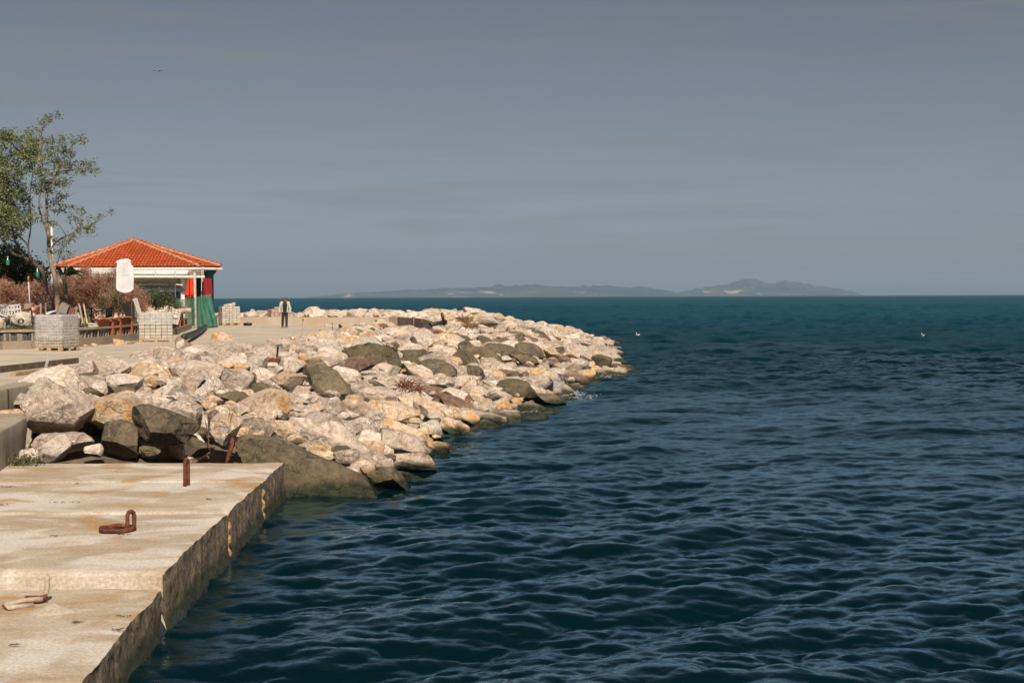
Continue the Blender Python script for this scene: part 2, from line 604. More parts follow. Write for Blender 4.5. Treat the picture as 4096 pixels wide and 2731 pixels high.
# ------------------------------------------------------------------ quay
qa, qb = W(1140, 1846, QUAY), W(662, 2282, QUAY)
qc, qd = W(622, 2384, QUAY2), W(330, 2731, QUAY2)
def quay_edge(y):
    return lerp(qa.x, qb.x, (y - qa.y) / (qb.y - qa.y)) if y > qb.y else lerp(qc.x, qd.x, (y - qc.y) / (qd.y - qc.y))
STEPY = qb.y - 0.02
def quay_slab(name, y0, y1, ztop, seed, left=-13.5):
    ny = max(8, int((y1 - y0) / 0.06))
    xs = [0, .015, .03, .05, .08, .12, .17, .24, .33, .45, .6, .8, 1.05, 1.4, 1.9, 2.5, 3.2, 4.2, 5.6, 7.5, 10.5]
    zs = [0.03, 0.07, 0.12, 0.17, .22, .27, .32, .37, .42, .47, .52, .57, .62, .67, .72, .8, .9, 1.0, 1.2]
    V, Fc = [], []
    sec = len(xs) + len(zs)
    ys = [y0 + (y1 - y0) * j / ny for j in range(ny + 1)]
    for j, y in enumerate(ys):
        xe = quay_edge(y)
        chip = max(0.0, fnoise(y * 1.7, seed, 3.1, 0.8, 5) * 0.045 + 0.012) + 0.010 * abs(fnoise(y * 9, seed, 1.0))
        wob = fnoise(y * 0.9, seed + 5, 0, 0.9, 4) * 0.025
        for u in reversed(xs):
            z = ztop + 0.012 * fnoise((xe - u) * 0.9, y * 1.1, seed) + 0.006 * fnoise((xe - u) * 3, y * 6, seed + 2)
            e = max(0.0, 1 - u / (0.10 + chip * 1.6))
            z -= chip * 0.62 * e ** 1.6
            # rounded ends of the slab
            ey = min(y - y0, y1 - y)
            z -= 0.05 * max(0.0, 1 - ey / 0.12) ** 2
            V.append((xe + wob - u - 0.02 * e, y, z))
        for d in zs:
            zz = ztop - chip * 0.62 - d
            rough = 0.016 * fnoise(y * 3.1, zz * 3.2, seed + 9, 0.7, 5) + 0.014 * fnoise(y * 12, zz * 12, seed, 0.7, 3)
            low = max(0.0, 0.25 - zz)
            V.append((xe + wob + rough + 0.05 * min(1, low / 0.25) ** 2 - 0.02, y, zz))
    for j in range(ny):
        for i in range(sec - 1):
            a = j * sec + i
            Fc.append((a, a + 1, a + sec + 1, a + sec))
    n0 = len(V)
    F2 = []
    me = bpy.data.meshes.new(name)
    faces = Fc + [tuple(range(sec)) + (n0,), tuple(reversed(range(ny * sec, ny * sec + sec))) + (n0 + 1,)]
    V += [(V[0][0], y0, -1.0), (V[ny * sec][0], y1, -1.0)]
    me.from_pydata(V, [], faces)
    me.materials.append(QTOP)
    me.shade_smooth()
    me.set_sharp_from_angle(angle=R(50))
    set_rnd(me, 0.3)
    return tag(link(name, me), kind='structure')
j1, j2 = W(1015, 1925, QUAY).y, W(862, 2050, QUAY).y
quay = quay_slab('quay', j1 + 0.012, qa.y, QUAY, 11.0)
for nm_, a_, b_, z_, s_ in (('quay_section', j2 + 0.012, j1 - 0.012, QUAY + 0.004, 23.0),
                           ('quay_section', STEPY, j2 - 0.012, QUAY, 31.0),
                           ('lower_quay', 7.5, STEPY - 0.004, QUAY2, 47.0)):
    quay_slab(nm_, a_, b_, z_, s_)
# sealing strips in the two joints of the quay face
for jy in (j1, j2):
    xe = quay_edge(jy)
    m = MB()
    m.tube([(xe - 0.015 + 0.02 * math.sin(k * 1.7), jy + 0.006 * math.sin(k * 2.9), QUAY - 0.12 - k * 0.05) for k in range(11)],
           [0.022 + 0.012 * abs(math.sin(k * 2.2)) for k in range(11)], 7)
    o = m.build('joint_filler', plain('rusty_joint', (0.50, 0.36, 0.19), (0.24, 0.12, 0.05), scale=20), quay, smooth=True)

# ------------------------------------------------------------------ promenade deck
wa, wb = W(0, 1566, PROM), W(236, 1515, PROM)
def ret_x(y):
    return lerp(wa.x, wb.x, (y - wa.y) / (wb.y - wa.y))
EDGE = [(15, ret_x(15) - 0.2), (wb.y + 0.3, ret_x(wb.y) - 0.2), (36, -9.6), (45, -9.2), (60, -8.9), (80, -8.6), (94, -8.6), (97.2, -9.6)]
def edge_x(y):
    for (y0, x0), (y1, x1) in zip(EDGE, EDGE[1:]):
        if y <= y1:
            return lerp(x0, x1, (y - y0) / (y1 - y0))
    return EDGE[-1][1]
m = MB()
def prom_pt(u, w):
    y = lerp(15, 98.2, w)
    x = lerp(edge_x(y), -62.0, u ** 1.8)
    return (x, y, PROM + 0.02 * fnoise(x * 0.25, y * 0.25, 4.0) + 0.006 * fnoise(x * 1.3, y * 1.3, 1.0))
m.grid(prom_pt, 50, 150)
prom = m.build('promenade', PTOP, None, smooth=True, origin=Vector((-20, 50, 0)))
tag(prom, kind='structure')
m = MB()
m.grid(lambda u, w: (edge_x(lerp(15, 98, u)) + 0.01, lerp(15, 98, u), PROM + 0.03 - 0.9 * w), 160, 3)
m.build('deck_edge', KERBC, prom, origin=Vector((-20, 50, 0)))

# upper retaining wall with its footing block
root = empty('retaining_wall', (ret_x(25), 25, QUAY), 'grey cast concrete retaining wall at left edge above the quay', 'wall')
def strip_wall(y0, y1, xf, thick, z0, z1, rnd_e=0.05, seed=0.0):
    m = MB()
    n = max(6, int((y1 - y0) / 0.25))
    prof = [(0.0, z0), (0.0, z0 + (z1 - z0) * .35), (0.0, z0 + (z1 - z0) * .7), (0.0, z1 - rnd_e), (-rnd_e * .3, z1 - rnd_e * .3), (-rnd_e, z1), (-thick * .5, z1 + 0.008), (-thick, z1), (-thick, z0)]
    k = len(prof)
    vs, fs = [], []
    for j in range(n + 1):
        y = lerp(y0, y1, j / n)
        for (dx, z) in prof:
            vs.append((xf(y) + dx + 0.012 * fnoise(y * 1.1, z * 2, seed), y, z + 0.010 * fnoise(y * 1.9, dx * 3, seed + 4)))
    for j in range(n):
        for i in range(k - 1):
            a = j * k + i
            fs.append((a, a + 1, a + k + 1, a + k))
    fs += [tuple(range(k)), tuple(reversed(range(n * k, n * k + k)))]
    m.add(vs, fs)
    return m
strip_wall(14, wb.y + 0.15, ret_x, 0.45, QUAY - 0.3, PROM + 0.03, 0.05, 2.0).build('wall_face', WALLC, root, smooth=True, sharp=40)
ba, bb = W(0, 1886, QUAY), W(131, 1790, QUAY)
def blk_x(y):
    return lerp(ba.x, bb.x, (y - ba.y) / (bb.y - ba.y))
strip_wall(14, bb.y, blk_x, 1.2, QUAY - 0.3, QUAY + 0.64, 0.04, 6.0).build('footing_block', WALLC, root, smooth=True, sharp=40)
# dark strip drawing the shade of a formwork tie groove in the wall
p = W(48, 1660, QUAY + 0.6)
MB().box((ret_x(27.3) + 0.004, 27.3, QUAY + 0.86), (0.02, 0.05, 0.4)).build('tie_slot_shade', plain('slot_shade_dark', (0.10, 0.085, 0.07)), root)

# far parapet wall, straight run then the curved end still in formwork
def wall_run(path, z0, z1, th, name, mat, root, label=None):
    m = MB()
    n = len(path)
    L_, R_ = [], []
    for i, p in enumerate(path):
        a, b = Vector(path[max(i - 1, 0)]), Vector(path[min(i + 1, n - 1)])
        d = (b - a).normalized()
        nn = Vector((-d.y, d.x)) * th
        L_.append(Vector(p) + nn)
        R_.append(Vector(p))
    zt = z1 if hasattr(z1, '__len__') else [z1] * n
    zb = z0 if hasattr(z0, '__len__') else [z0] * n
    vs, fs = [], []
    for i in range(n):
        vs += [(R_[i].x, R_[i].y, zb[i]), (R_[i].x, R_[i].y, zt[i]), (L_[i].x, L_[i].y, zt[i]), (L_[i].x, L_[i].y, zb[i])]
    for i in range(n - 1):
        a = i * 4
        for k in range(3):
            fs.append((a + k, a + k + 1, a + k + 5, a + k + 4))
    fs += [(0, 3, 2, 1), tuple((n - 1) * 4 + k for k in range(4))]
    m.add(vs, fs)
    o = m.build(name, mat, root)
    if label: o['label'] = label
    return o
pw0, pw1 = W(700, 1296, PROM), W(1556, 1301, PROM)
root = empty('parapet_wall', (pw1.x, pw1.y, PROM), 'low pale concrete parapet wall along the far edge of the promenade', 'wall')
path = [(lerp(pw0.x, pw1.x, k / 14) if k else -60, lerp(pw0.y, pw1.y, k / 14)) for k in range(15)]
# panels of the straight run, each cast against the next
for k in range(14):
    a, b = path[k], path[k + 1]
    gx = (b[0] - a[0]) * 0.004
    wall_run([(a[0] + gx, a[1]), (b[0] - gx, b[1])], PROM - 0.1, PROM + 0.50 + 0.004 * (k % 2), 0.28, 'wall_panel', PARAC, root)
e0, e1, e2, e3 = pw1, W(1610, 1304, PROM), W(1690, 1312, PROM), W(1722, 1325, PROM)
cp = [(e0.x, e0.y), (lerp(e0.x, e1.x, .5), e0.y - 0.1), (e1.x, e1.y), (lerp(e1.x, e2.x, .55), lerp(e1.y, e2.y, .4)), (e2.x, e2.y), (e3.x, e3.y)]
FORM = plain('formwork_ply', (0.34, 0.245, 0.195), (0.26, 0.185, 0.15), scale=3.0, rough=0.6)
root = empty('formwork_wall', (e1.x, e1.y, PROM), 'curved end of parapet wall still faced with dark plywood shuttering', 'wall')
for k in range(5):
    a, b = Vector(cp[k]), Vector(cp[k + 1])
    d = (b - a) * 0.006
    wall_run([tuple(a + d), tuple(b - d)], PROM - 0.1, PROM + 0.52, 0.03, 'plywood_panel', FORM, root)
wall_run([(c_[0] + 0.1, c_[1] + 0.06) for c_ in cp], PROM - 0.1, PROM + 0.50, 0.3, 'wall_core', PARAC, root)
for k in (1, 3, 4):
    q = cp[k]
    MB().box((q[0], q[1] - 0.04, PROM + 0.25), (0.06, 0.05, 0.54)).build('batten', plain('pale_timber', (0.52, 0.38, 0.22), (0.38, 0.27, 0.16), scale=9), root)

# ------------------------------------------------------------------ islands on the horizon
t = NT('island_scrub')
g = t.pos((0.002, 0.002, 0.01), rnd=False)
nn = t.noise(g, 1.0, 8, 0.65, 0.8)
cc = t.mix(t.ramp(nn, 0.38, 0.58), (0.022, 0.032, 0.034), (0.060, 0.064, 0.058))
sz = t.n('SeparateXYZ')
t.l(t.n('NewGeometry').outputs['Position'], sz.inputs[0])
cl = t.math('MULTIPLY', t.ramp(t.noise(t.pos((0.003, 0.001, 0.015), rnd=False), 1.0, 5, 0.6), 0.60, 0.68), t.ramp(sz.outputs['Z'], 80, 36))
cc = t.mix(cl, cc, (0.45, 0.37, 0.29))
ISL = t.set(cc, 0.95)
def island(name, prof, Y0, depth, seed):
    px = [p_[0] for p_ in prof]
    m = MB()
    xs0, xs1 = D(px[0], 1187, Y0).x, D(px[-1], 1187, Y0).x
    def hgt(u):
        q = px[0] + (px[-1] - px[0]) * u
        py = np.interp(q, px, [p_[1] for p_ in prof])
        return max(0.0, D(q, py, Y0).z)
    def fn(u, w):
        x = lerp(xs0, xs1, u)
        y = Y0 + (w - 0.5) * depth
        s_ = math.sin(min(1, max(0, w)) * PI) ** 0.8
        hz = hgt(u) * s_ * (1 + 0.22 * fnoise(u * 40, w * 6, seed, 0.7, 6) * (1 - abs(2 * w - 1) * 0.3))
        return (x + 25 * fnoise(u * 30, w * 5, seed + 8), y, hz - 1.5)
    m.grid(fn, 220, 24)
    return tag(m.build(name, ISL, None, smooth=True), kind='structure')
island('island', [(1235, 1190), (1330, 1180), (1400, 1172), (1450, 1171), (1500, 1168), (1600, 1163), (1750, 1156), (1900, 1151), (2000, 1143), (2060, 1144), (2140, 1138), (2200, 1143), (2260, 1150), (2330, 1147), (2420, 1142), (2500, 1150), (2560, 1148), (2640, 1158), (2690, 1168), (2720, 1186)], 13000, 1800, 1.0)
island('island', [(2690, 1187), (2720, 1170), (2760, 1160), (2850, 1146), (2920, 1139), (2950, 1126), (2975, 1120), (3000, 1118), (3030, 1124), (3060, 1138), (3090, 1138), (3140, 1128), (3200, 1134), (3260, 1146), (3330, 1152), (3370, 1164), (3400, 1186)], 14200, 1800, 7.0)

# ------------------------------------------------------------------ haze between here and the islands
t = NT('haze_air')
t.t.nodes.remove(t.p)
pv = t.n('VolumePrincipled')
pv.inputs['Color'].default_value = (0.60, 0.79, 1.0, 1)
pv.inputs['Density'].default_value = 5.6e-5
pv.inputs['Anisotropy'].default_value = 0.1
t.l(pv.outputs[0], t.out.inputs['Volume'])
hz = MB().box((0, 8600, 112), (20000, 17400, 228)).build('haze', t.m, None, origin=Vector((0, 0, 0)))
tag(hz, kind='stuff')
# ================================================================== BREAKWATER
WLINE = [(-3.95, 24.3), (-2.3, 24.7), (-1.35, 27.2), (-1.05, 33.8), (0.45, 40.4), (1.7, 44.5), (2.9, 53.6), (5.7, 64.5),
         (6.2, 80), (7.3, 100), (7.6, 108), (5.0, 114), (-3, 116), (-12, 115), (-30, 113), (-70, 112)]
WLINE = [(a * 1.0 + (0.10 if b < 110 else 0), b * (1.035 if b > 26 else 1.0)) for a, b in WLINE]
WS = [(np.array(a), np.array(b)) for a, b in zip(WLINE, WLINE[1:])]
def wdist(x, y):
    """distance inland from the waterline (negative in the sea)"""
    best, sg = 1e9, 1
    for a, b in WS:
        d = b - a
        tt = max(0.0, min(1.0, ((x - a[0]) * d[0] + (y - a[1]) * d[1]) / (d @ d)))
        qx, qy = a[0] + d[0] * tt - x, a[1] + d[1] * tt - y
        dd = qx * qx + qy * qy
        if dd < best:
            best = dd
            sg = 1 if d[0] * (y - a[1]) - d[1] * (x - a[0]) > 0 else -1
    return math.sqrt(best) * sg
def smooth01(a, b, x):
    t_ = max(0.0, min(1.0, (x - a) / (b - a)))
    return t_ * t_ * (3 - 2 * t_)
def H(x, y):
    u = wdist(x, y)
    cap = 1.55 + 0.62 * smooth01(86, 99, y)
    h = min(cap, -0.18 + 0.198 * u + 0.30 * (1 - math.exp(-max(0.0, u) / 0.8)) + min(0.0, u) * 0.5)
    if y < 32 and x < -3:
        h = min(h, 0.43 + 0.30 * max(0.0, y - 24.4))
    return h
def on_slope(px, py, lift=0.0):
    v = ray(px, py)
    o = Vector((0, 0, CAMZ))
    t_ = 20.0
    while t_ < 140:
        p = o + v * t_
        if p.z <= H(p.x, p.y) + lift:
            break
        t_ += 0.15
    return o + v * t_

# ------------------------------------------------------------------ rock materials
def rock_mat(name, a, b, stain, st_lo, vein, dark=None, bump=0.55):
    t = NT(name)
    v = t.pos()
    n1 = t.noise(v, 1.3, 7, 0.62, 0.3)
    n2 = t.noise(v, 1.0, 6, 0.60, 1.0)
    n3 = t.noise(v, 1.7, 7, 0.60, 1.6)
    nf = t.noise(v, 9.0, 8, 0.72)
    nff = t.noise(v, 45.0, 4, 0.7)
    c = t.mix(t.ramp(n1, 0.36, 0.62), a, b)
    c = t.mix(t.ramp(n2, st_lo, st_lo + 0.13, 0.0, 0.9), c, stain)
    vn = t.math('ABSOLUTE', t.math('SUBTRACT', n3, 0.5))
    c = t.mix(t.math('MULTIPLY', t.ramp(vn, 0.03, 0.0, 0.0, vein), t.ramp(n1, 0.42, 0.62)), c, (0.78, 0.72, 0.64))
    c = t.val(c, t.ramp(nf, 0.28, 0.72, 0.66, 1.44))
    c = t.val(c, t.ramp(nff, 0.28, 0.72, 0.80, 1.24))
    # cracks
    vd = t.n('VectorMath', operation='MULTIPLY_ADD')
    nc_ = t.n('TexNoise')
    nc_.inputs['Scale'].default_value = 2.6
    nc_.inputs['Detail'].default_value = 5
    t.l(v, nc_.inputs['Vector'])
    t.l(nc_.outputs['Color'], vd.inputs[0])
    vd.inputs[1].default_value = (0.55, 0.55, 0.55)
    t.l(v, vd.inputs[2])
    vo = t.n('TexVoronoi', feature='DISTANCE_TO_EDGE')
    vo.inputs['Scale'].default_value = 1.7
    t.l(vd.outputs[0], vo.inputs['Vector'])
    crk = t.math('MULTIPLY', t.ramp(vo.outputs['Distance'], 0.028, 0.004), t.ramp(n1, 0.44, 0.54))
    c = t.mix(t.math('MULTIPLY', crk, 0.45), c, t.mix(0.6, b, (0.06, 0.045, 0.03)))
    at = t.n('Attribute', attribute_name='rnd')
    c = t.val(c, t.ramp(at.outputs['Fac'], 0.0, 1.0, 0.88, 1.1))
    # weed and wet rock close to the water
    sz = t.n('SeparateXYZ')
    t.l(t.n('NewGeometry').outputs['Position'], sz.inputs[0])
    zz = t.math('ADD', sz.outputs['Z'], t.math('MULTIPLY', t.math('SUBTRACT', n2, 0.5), 0.55))
    c = t.mix(t.ramp(zz, 0.36, 0.12, 0.0, 0.6), c, t.mix(0.5, stain, (0.16, 0.10, 0.05)))
    c = t.mix(t.ramp(zz, 0.30, 0.10), c, t.mix(t.ramp(nf, 0.4, 0.6), (0.010, 0.013, 0.007), (0.035, 0.042, 0.013)))
    rough = t.ramp(zz, 0.05, 0.30, 0.3, 0.88)
    h = t.math('ADD', t.math('MULTIPLY', nf, 1.0), t.math('ADD', t.math('MULTIPLY', n3, 0.8), t.math('SUBTRACT', t.math('MULTIPLY', nff, 0.25), t.math('MULTIPLY', crk, 0.6))))
    return t.set(c, rough, t.bump(h, bump + 0.2, 0.08))
RM = {
    'C': rock_mat('cream_limestone', (0.64, 0.545, 0.46), (0.53, 0.42, 0.325), (0.50, 0.32, 0.155), 0.595, 0.7),
    'L': rock_mat('beige_limestone', (0.51, 0.415, 0.335), (0.375, 0.29, 0.225), (0.45, 0.28, 0.13), 0.61, 0.75),
    'O': rock_mat('ochre_stained_limestone', (0.56, 0.44, 0.33), (0.50, 0.345, 0.205), (0.54, 0.29, 0.09), 0.51, 0.75),
    'S': rock_mat('smooth_grey_limestone', (0.50, 0.44, 0.37), (0.45, 0.39, 0.32), (0.45, 0.36, 0.25), 0.68, 0.3, bump=0.25),
    'G': rock_mat('olive_grey_boulder_stone', (0.165, 0.125, 0.073), (0.088, 0.069, 0.042), (0.24, 0.15, 0.07), 0.60, 0.15),
    'B': rock_mat('red_brown_stone', (0.24, 0.145, 0.098), (0.155, 0.092, 0.062), (0.30, 0.16, 0.085), 0.58, 0.15),
}
CW = {'C': 'cream', 'L': 'beige', 'O': 'ochre-stained', 'S': 'smooth pale grey', 'G': 'dark olive-grey', 'B': 'reddish brown'}

ICO = {}
def ico(n):
    if n not in ICO:
        bm = bmesh.new()
        bmesh.ops.create_icosphere(bm, subdivisions=n, radius=1.0)
        bm.verts.index_update()
        ICO[n] = (np.array([q.co[:] for q in bm.verts]), np.array([[q.index for q in f.verts] for f in bm.faces]))
        bm.free()
    return ICO[n]
def rock_verts(n, radii, seed, tilt=0.0, planes=None, nz=0.055):
    rs = np.random.RandomState(seed)
    v, f = ico(n)
    v = v.copy()
    # warped coordinates keep the facets uneven
    ph = rs.uniform(0, 6.28, 6)
    v = v * (1 + 0.05 * np.sin(v[:, [1]] * 2.6 + ph[0]) + 0.05 * np.sin(v[:, [2]] * 2.9 + ph[1]) + 0.05 * np.sin(v[:, [0]] * 3.3 + ph[2]))
    k = planes or rs.randint(10, 17)
    for i in range(k):
        nrm = rs.normal(size=3)
        nrm /= np.linalg.norm(nrm)
        d = rs.uniform(0.42, 0.78)
        s = v @ nrm - d
        v -= np.clip(s, 0, None)[:, None] * nrm * rs.uniform(0.94, 1.0)
    o = rs.uniform(-50, 50, 3)
    nv = []
    for p in v:
        q = Vector((p[0] * 2.3 + o[0], p[1] * 2.3 + o[1], p[2] * 2.3 + o[2]))
        nv.append(noise.fractal(q, 0.85, 2.1, 3 if n < 4 else 5))
    v = v * (1 + nz * np.array(nv))[:, None]
    lo, hi = v.min(0), v.max(0)
    v = (v - (lo + hi) / 2) / ((hi - lo) / 2) * np.array(radii)
    ca, sa = math.cos(tilt), math.sin(tilt)
    return np.stack([v[:, 0] * ca + v[:, 2] * sa, v[:, 1], -v[:, 0] * sa + v[:, 2] * ca], -1), f

# ------------------------------------------------------------------ rocks surveyed from the photograph: x, y, width, height, stone, tilt(deg, + is down to the right)
R6 = [(870, 490, 300, 230, 'L'), (1330, 590, 350, 210, 'C'), (1350, 700, 250, 150, 'G'), (1085, 640, 150, 170, 'C'), (1650, 770, 420, 170, 'C'),
      (960, 310, 270, 160, 'L'), (1170, 420, 420, 230, 'C'), (1390, 320, 150, 80, 'L'), (1600, 330, 380, 180, 'L'), (1640, 490, 430, 230, 'O'),
      (1780, 250, 270, 140, 'O'), (1830, 610, 250, 170, 'C'), (1090, 540, 200, 130, 'L')]
R7 = [(735, 220, 215, 190, 'O'), (925, 330, 280, 160, 'L'), (560, 300, 250, 110, 'L'), (180, 360, 250, 150, 'O'), (60, 400, 190, 170, 'C'),
      (325, 350, 95, 115, 'S'), (1080, 370, 220, 120, 'C'), (640, 400, 280, 150, 'L'), (850, 440, 270, 160, 'C'), (1060, 450, 230, 200, 'C'),
      (1420, 470, 230, 170, 'C'), (1640, 440, 250, 140, 'O'), (1440, 280, 340, 140, 'O'), (1690, 300, 210, 140, 'L'), (1340, 370, 270, 100, 'L'),
      (1570, 340, 190, 150, 'C'), (760, 505, 230, 70, 'G'), (1620, 495, 280, 80, 'B'), (380, 600, 340, 230, 'L'), (60, 560, 270, 210, 'O'),
      (830, 620, 410, 240, 'L'), (610, 690, 240, 240, 'C'), (1150, 570, 270, 150, 'C'), (1180, 680, 270, 150, 'L'), (1400, 650, 340, 210, 'O'),
      (1570, 640, 190, 160, 'L'), (1130, 715, 240, 150, 'G'), (200, 720, 270, 140, 'C'), (420, 720, 150, 80, 'C'), (90, 820, 230, 120, 'C'),
      (860, 785, 270, 140, 'G'), (370, 800, 430, 180, 'L'), (1100, 890, 580, 330, 'O', -4), (1430, 810, 370, 160, 'L'), (1650, 780, 140, 95, 'O'),
      (1530, 950, 340, 170, 'L'), (1530, 1090, 210, 200, 'L'), (950, 1080, 530, 300, 'L', 14), (1350, 1130, 350, 200, 'O'), (540, 1060, 310, 210, 'C')]
R8 = [(350, 1215, 730, 400, 'L', 12), (600, 1080, 340, 240, 'L', 16), (1020, 1290, 520, 330, 'L', 18), (1120, 1440, 480, 180, 'L', 6), (1050, 1130, 480, 160, 'O', 18),
      (1330, 1120, 230, 230, 'S', 12), (1560, 1110, 270, 200, 'O', 18), (1390, 1310, 210, 150, 'O', 10), (930, 960, 500, 280, 'O', 20), (540, 880, 480, 230, 'O', 22),
      (240, 890, 330, 210, 'L', 10), (90, 970, 210, 160, 'L'), (770, 980, 200, 170, 'L', 15), (330, 690, 620, 330, 'G', 32), (770, 760, 380, 200, 'L', 15),
      (600, 690, 360, 150, 'L', 10), (880, 680, 350, 160, 'L', 20), (1130, 850, 280, 220, 'O', 18), (1300, 930, 320, 210, 'O', 20), (1420, 880, 170, 90, 'C'),
      (1600, 870, 440, 150, 'B', 22), (1340, 730, 270, 130, 'B', 15), (1530, 760, 310, 140, 'C', 15), (1690, 800, 95, 110, 'B'), (1640, 970, 310, 170, 'O', 20),
      (760, 370, 520, 290, 'G', 22), (720, 255, 240, 130, 'S', 18), (300, 440, 280, 160, 'L', 8), (560, 460, 350, 190, 'B', 8), (180, 450, 240, 120, 'C', 14),
      (450, 540, 290, 120, 'C'), (440, 610, 230, 95, 'L'), (590, 610, 170, 65, 'O'), (900, 515, 210, 120, 'C', 10), (700, 560, 190, 90, 'C'),
      (790, 590, 280, 90, 'L', 8), (975, 350, 120, 85, 'C'), (1160, 365, 350, 150, 'G', 10), (1090, 430, 260, 110, 'G'), (1390, 375, 190, 90, 'G'),
      (1260, 415, 105, 75, 'L'), (1400, 520, 340, 230, 'G', 20), (1270, 580, 460, 140, 'L', 24), (1450, 640, 290, 130, 'L', 15), (1170, 640, 280, 120, 'L', 14),
      (1540, 440, 180, 135, 'O'), (1530, 330, 170, 100, 'C', 14), (1650, 430, 260, 270, 'G', 24), (1650, 625, 240, 125, 'L'), (1610, 265, 240, 95, 'C', 16),
      (1340, 310, 170, 65, 'C'), (1240, 225, 240, 125, 'C'), (960, 235, 250, 85, 'L', 6), (900, 150, 180, 130, 'C'), (860, 75, 220, 105, 'O'),
      (1110, 60, 220, 85, 'O'), (1420, 150, 200, 95, 'B', 12), (1620, 190, 200, 85, 'G', 16), (1700, 110, 180, 95, 'C'), (1080, 130, 120, 70, 'L'), (1310, 80, 180, 90, 'L'), (1000, 160, 150, 90, 'O')]
RA = [(210, 370, 195, 115, 'C'), (90, 320, 115, 95, 'C'), (310, 170, 210, 65, 'O'), (60, 140, 115, 75, 'L'), (490, 205, 115, 65, 'O'), (630, 235, 170, 65, 'O', 8),
      (430, 280, 310, 105, 'L'), (800, 285, 150, 85, 'L'), (1070, 300, 62, 65, 'O'), (960, 292, 60, 45, 'C'), (880, 340, 210, 85, 'L', 10), (560, 380, 170, 70, 'O'),
      (600, 430, 180, 85, 'L'), (780, 410, 190, 95, 'G', 14), (910, 425, 220, 80, 'O', 16), (950, 480, 200, 100, 'B', 14), (1050, 415, 140, 105, 'G'), (1100, 470, 150, 105, 'B'),
      (1230, 460, 140, 75, 'G'), (1200, 350, 170, 65, 'O', 10), (1320, 370, 170, 90, 'O', 8), (1470, 385, 155, 85, 'L'), (1680, 410, 170, 90, 'O', 12), (1580, 430, 130, 75, 'L'),
      (1750, 448, 130, 32, 'B'), (1340, 475, 140, 75, 'L'), (1450, 505, 140, 75, 'L'), (1600, 535, 240, 85, 'L', 10), (1780, 575, 150, 92, 'L'), (410, 500, 185, 150, 'G'),
      (720, 505, 200, 85, 'G'), (950, 515, 220, 70, 'C', 18), (560, 525, 140, 65, 'C', 12), (370, 640, 520, 200, 'G', 24), (630, 630, 420, 230, 'G', 24), (930, 620, 320, 230, 'G', 18),
      (880, 720, 340, 140, 'G', 10), (1210, 525, 210, 90, 'O'), (1190, 585, 200, 55, 'B', 14), (1300, 625, 180, 80, 'B', 18), (1430, 585, 260, 125, 'L', 10), (1280, 690, 360, 130, 'O', 22),
      (1420, 655, 170, 105, 'O', 14), (1370, 805, 240, 145, 'L', 8), (1200, 745, 190, 115, 'B', 14), (1540, 770, 180, 130, 'L', 12), (1620, 690, 170, 95, 'L', 8), (1780, 735, 220, 160, 'G', 8),
      (1980, 710, 250, 110, 'L', 22), (2020, 800, 330, 75, 'G', 8), (590, 805, 310, 115, 'C', 10), (480, 910, 200, 115, 'L'), (690, 865, 220, 95, 'B'), (870, 920, 130, 150, 'B'),
      (1060, 880, 320, 150, 'O', 18), (740, 950, 130, 60, 'C', 14), (1130, 990, 270, 190, 'O', 10), (1430, 925, 390, 150, 'B', 12), (1320, 1010, 150, 75, 'B'), (780, 1075, 420, 300, 'G', 20),
      (1190, 1185, 340, 135, 'G', 6), (1150, 1105, 180, 80, 'O', 12), (170, 955, 270, 135, 'O', 6), (30, 1010, 95, 85, 'L'), (310, 1065, 320, 120, 'L', 16), (480, 1030, 270, 140, 'C'),
      (590, 1150, 280, 160, 'L', 10), (780, 1215, 140, 140, 'O', 16), (310, 1145, 270, 100, 'O', 10), (200, 1180, 115, 100, 'B'), (80, 1115, 160, 120, 'C'), (350, 1255, 290, 135, 'L', 12),
      (500, 1290, 105, 170, 'L'), (620, 1270, 210, 200, 'O', 12), (740, 1275, 100, 105, 'L'), (1620, 880, 115, 42, 'C'), (1945, 845, 120, 26, 'O'), (40, 760, 125, 125, 'O'),
      (220, 600, 260, 240, 'G', 22), (290, 880, 210, 210, 'G', 22), (1000, 800, 160, 60, 'B', 14), (600, 330, 150, 70, 'L'), (700, 340, 130, 70, 'O'), (300, 360, 160, 90, 'L'), (420, 380, 150, 80, 'C')]
ROCKS = []      # centre, radii, stone, tilt, name-hint, label
rk = random.Random(21)
def survey(lst, ox, oy, s):
    for r_ in lst:
        x, y, w, h, k = r_[:5]
        tl = R(r_[5]) if len(r_) > 5 else R(rk.uniform(-4, 12))
        px, py = ox + x / s, oy + y / s
        p = on_slope(px, py + 0.12 * h / s)
        sc_ = p.y / F
        rx, rz = w / s / 2 * sc_ * 1.18, h / s / 2 * sc_ * 1.18
        if abs(tl) > R(10):
            rz *= 0.88
        ry = (rx + rz) * 0.5 * rk.uniform(0.85, 1.15)
        c = Vector((p.x, p.y, D(px, py, p.y).z))
        ROCKS.append([c, (rx, ry, rz), k, tl, None])
survey(R6, 0, 1320, 2.703)
survey(R7, 600, 1280, 2.529)
survey(R8, 1200, 1280, 2.529)
survey(RA, 1800, 1200, 2.94)
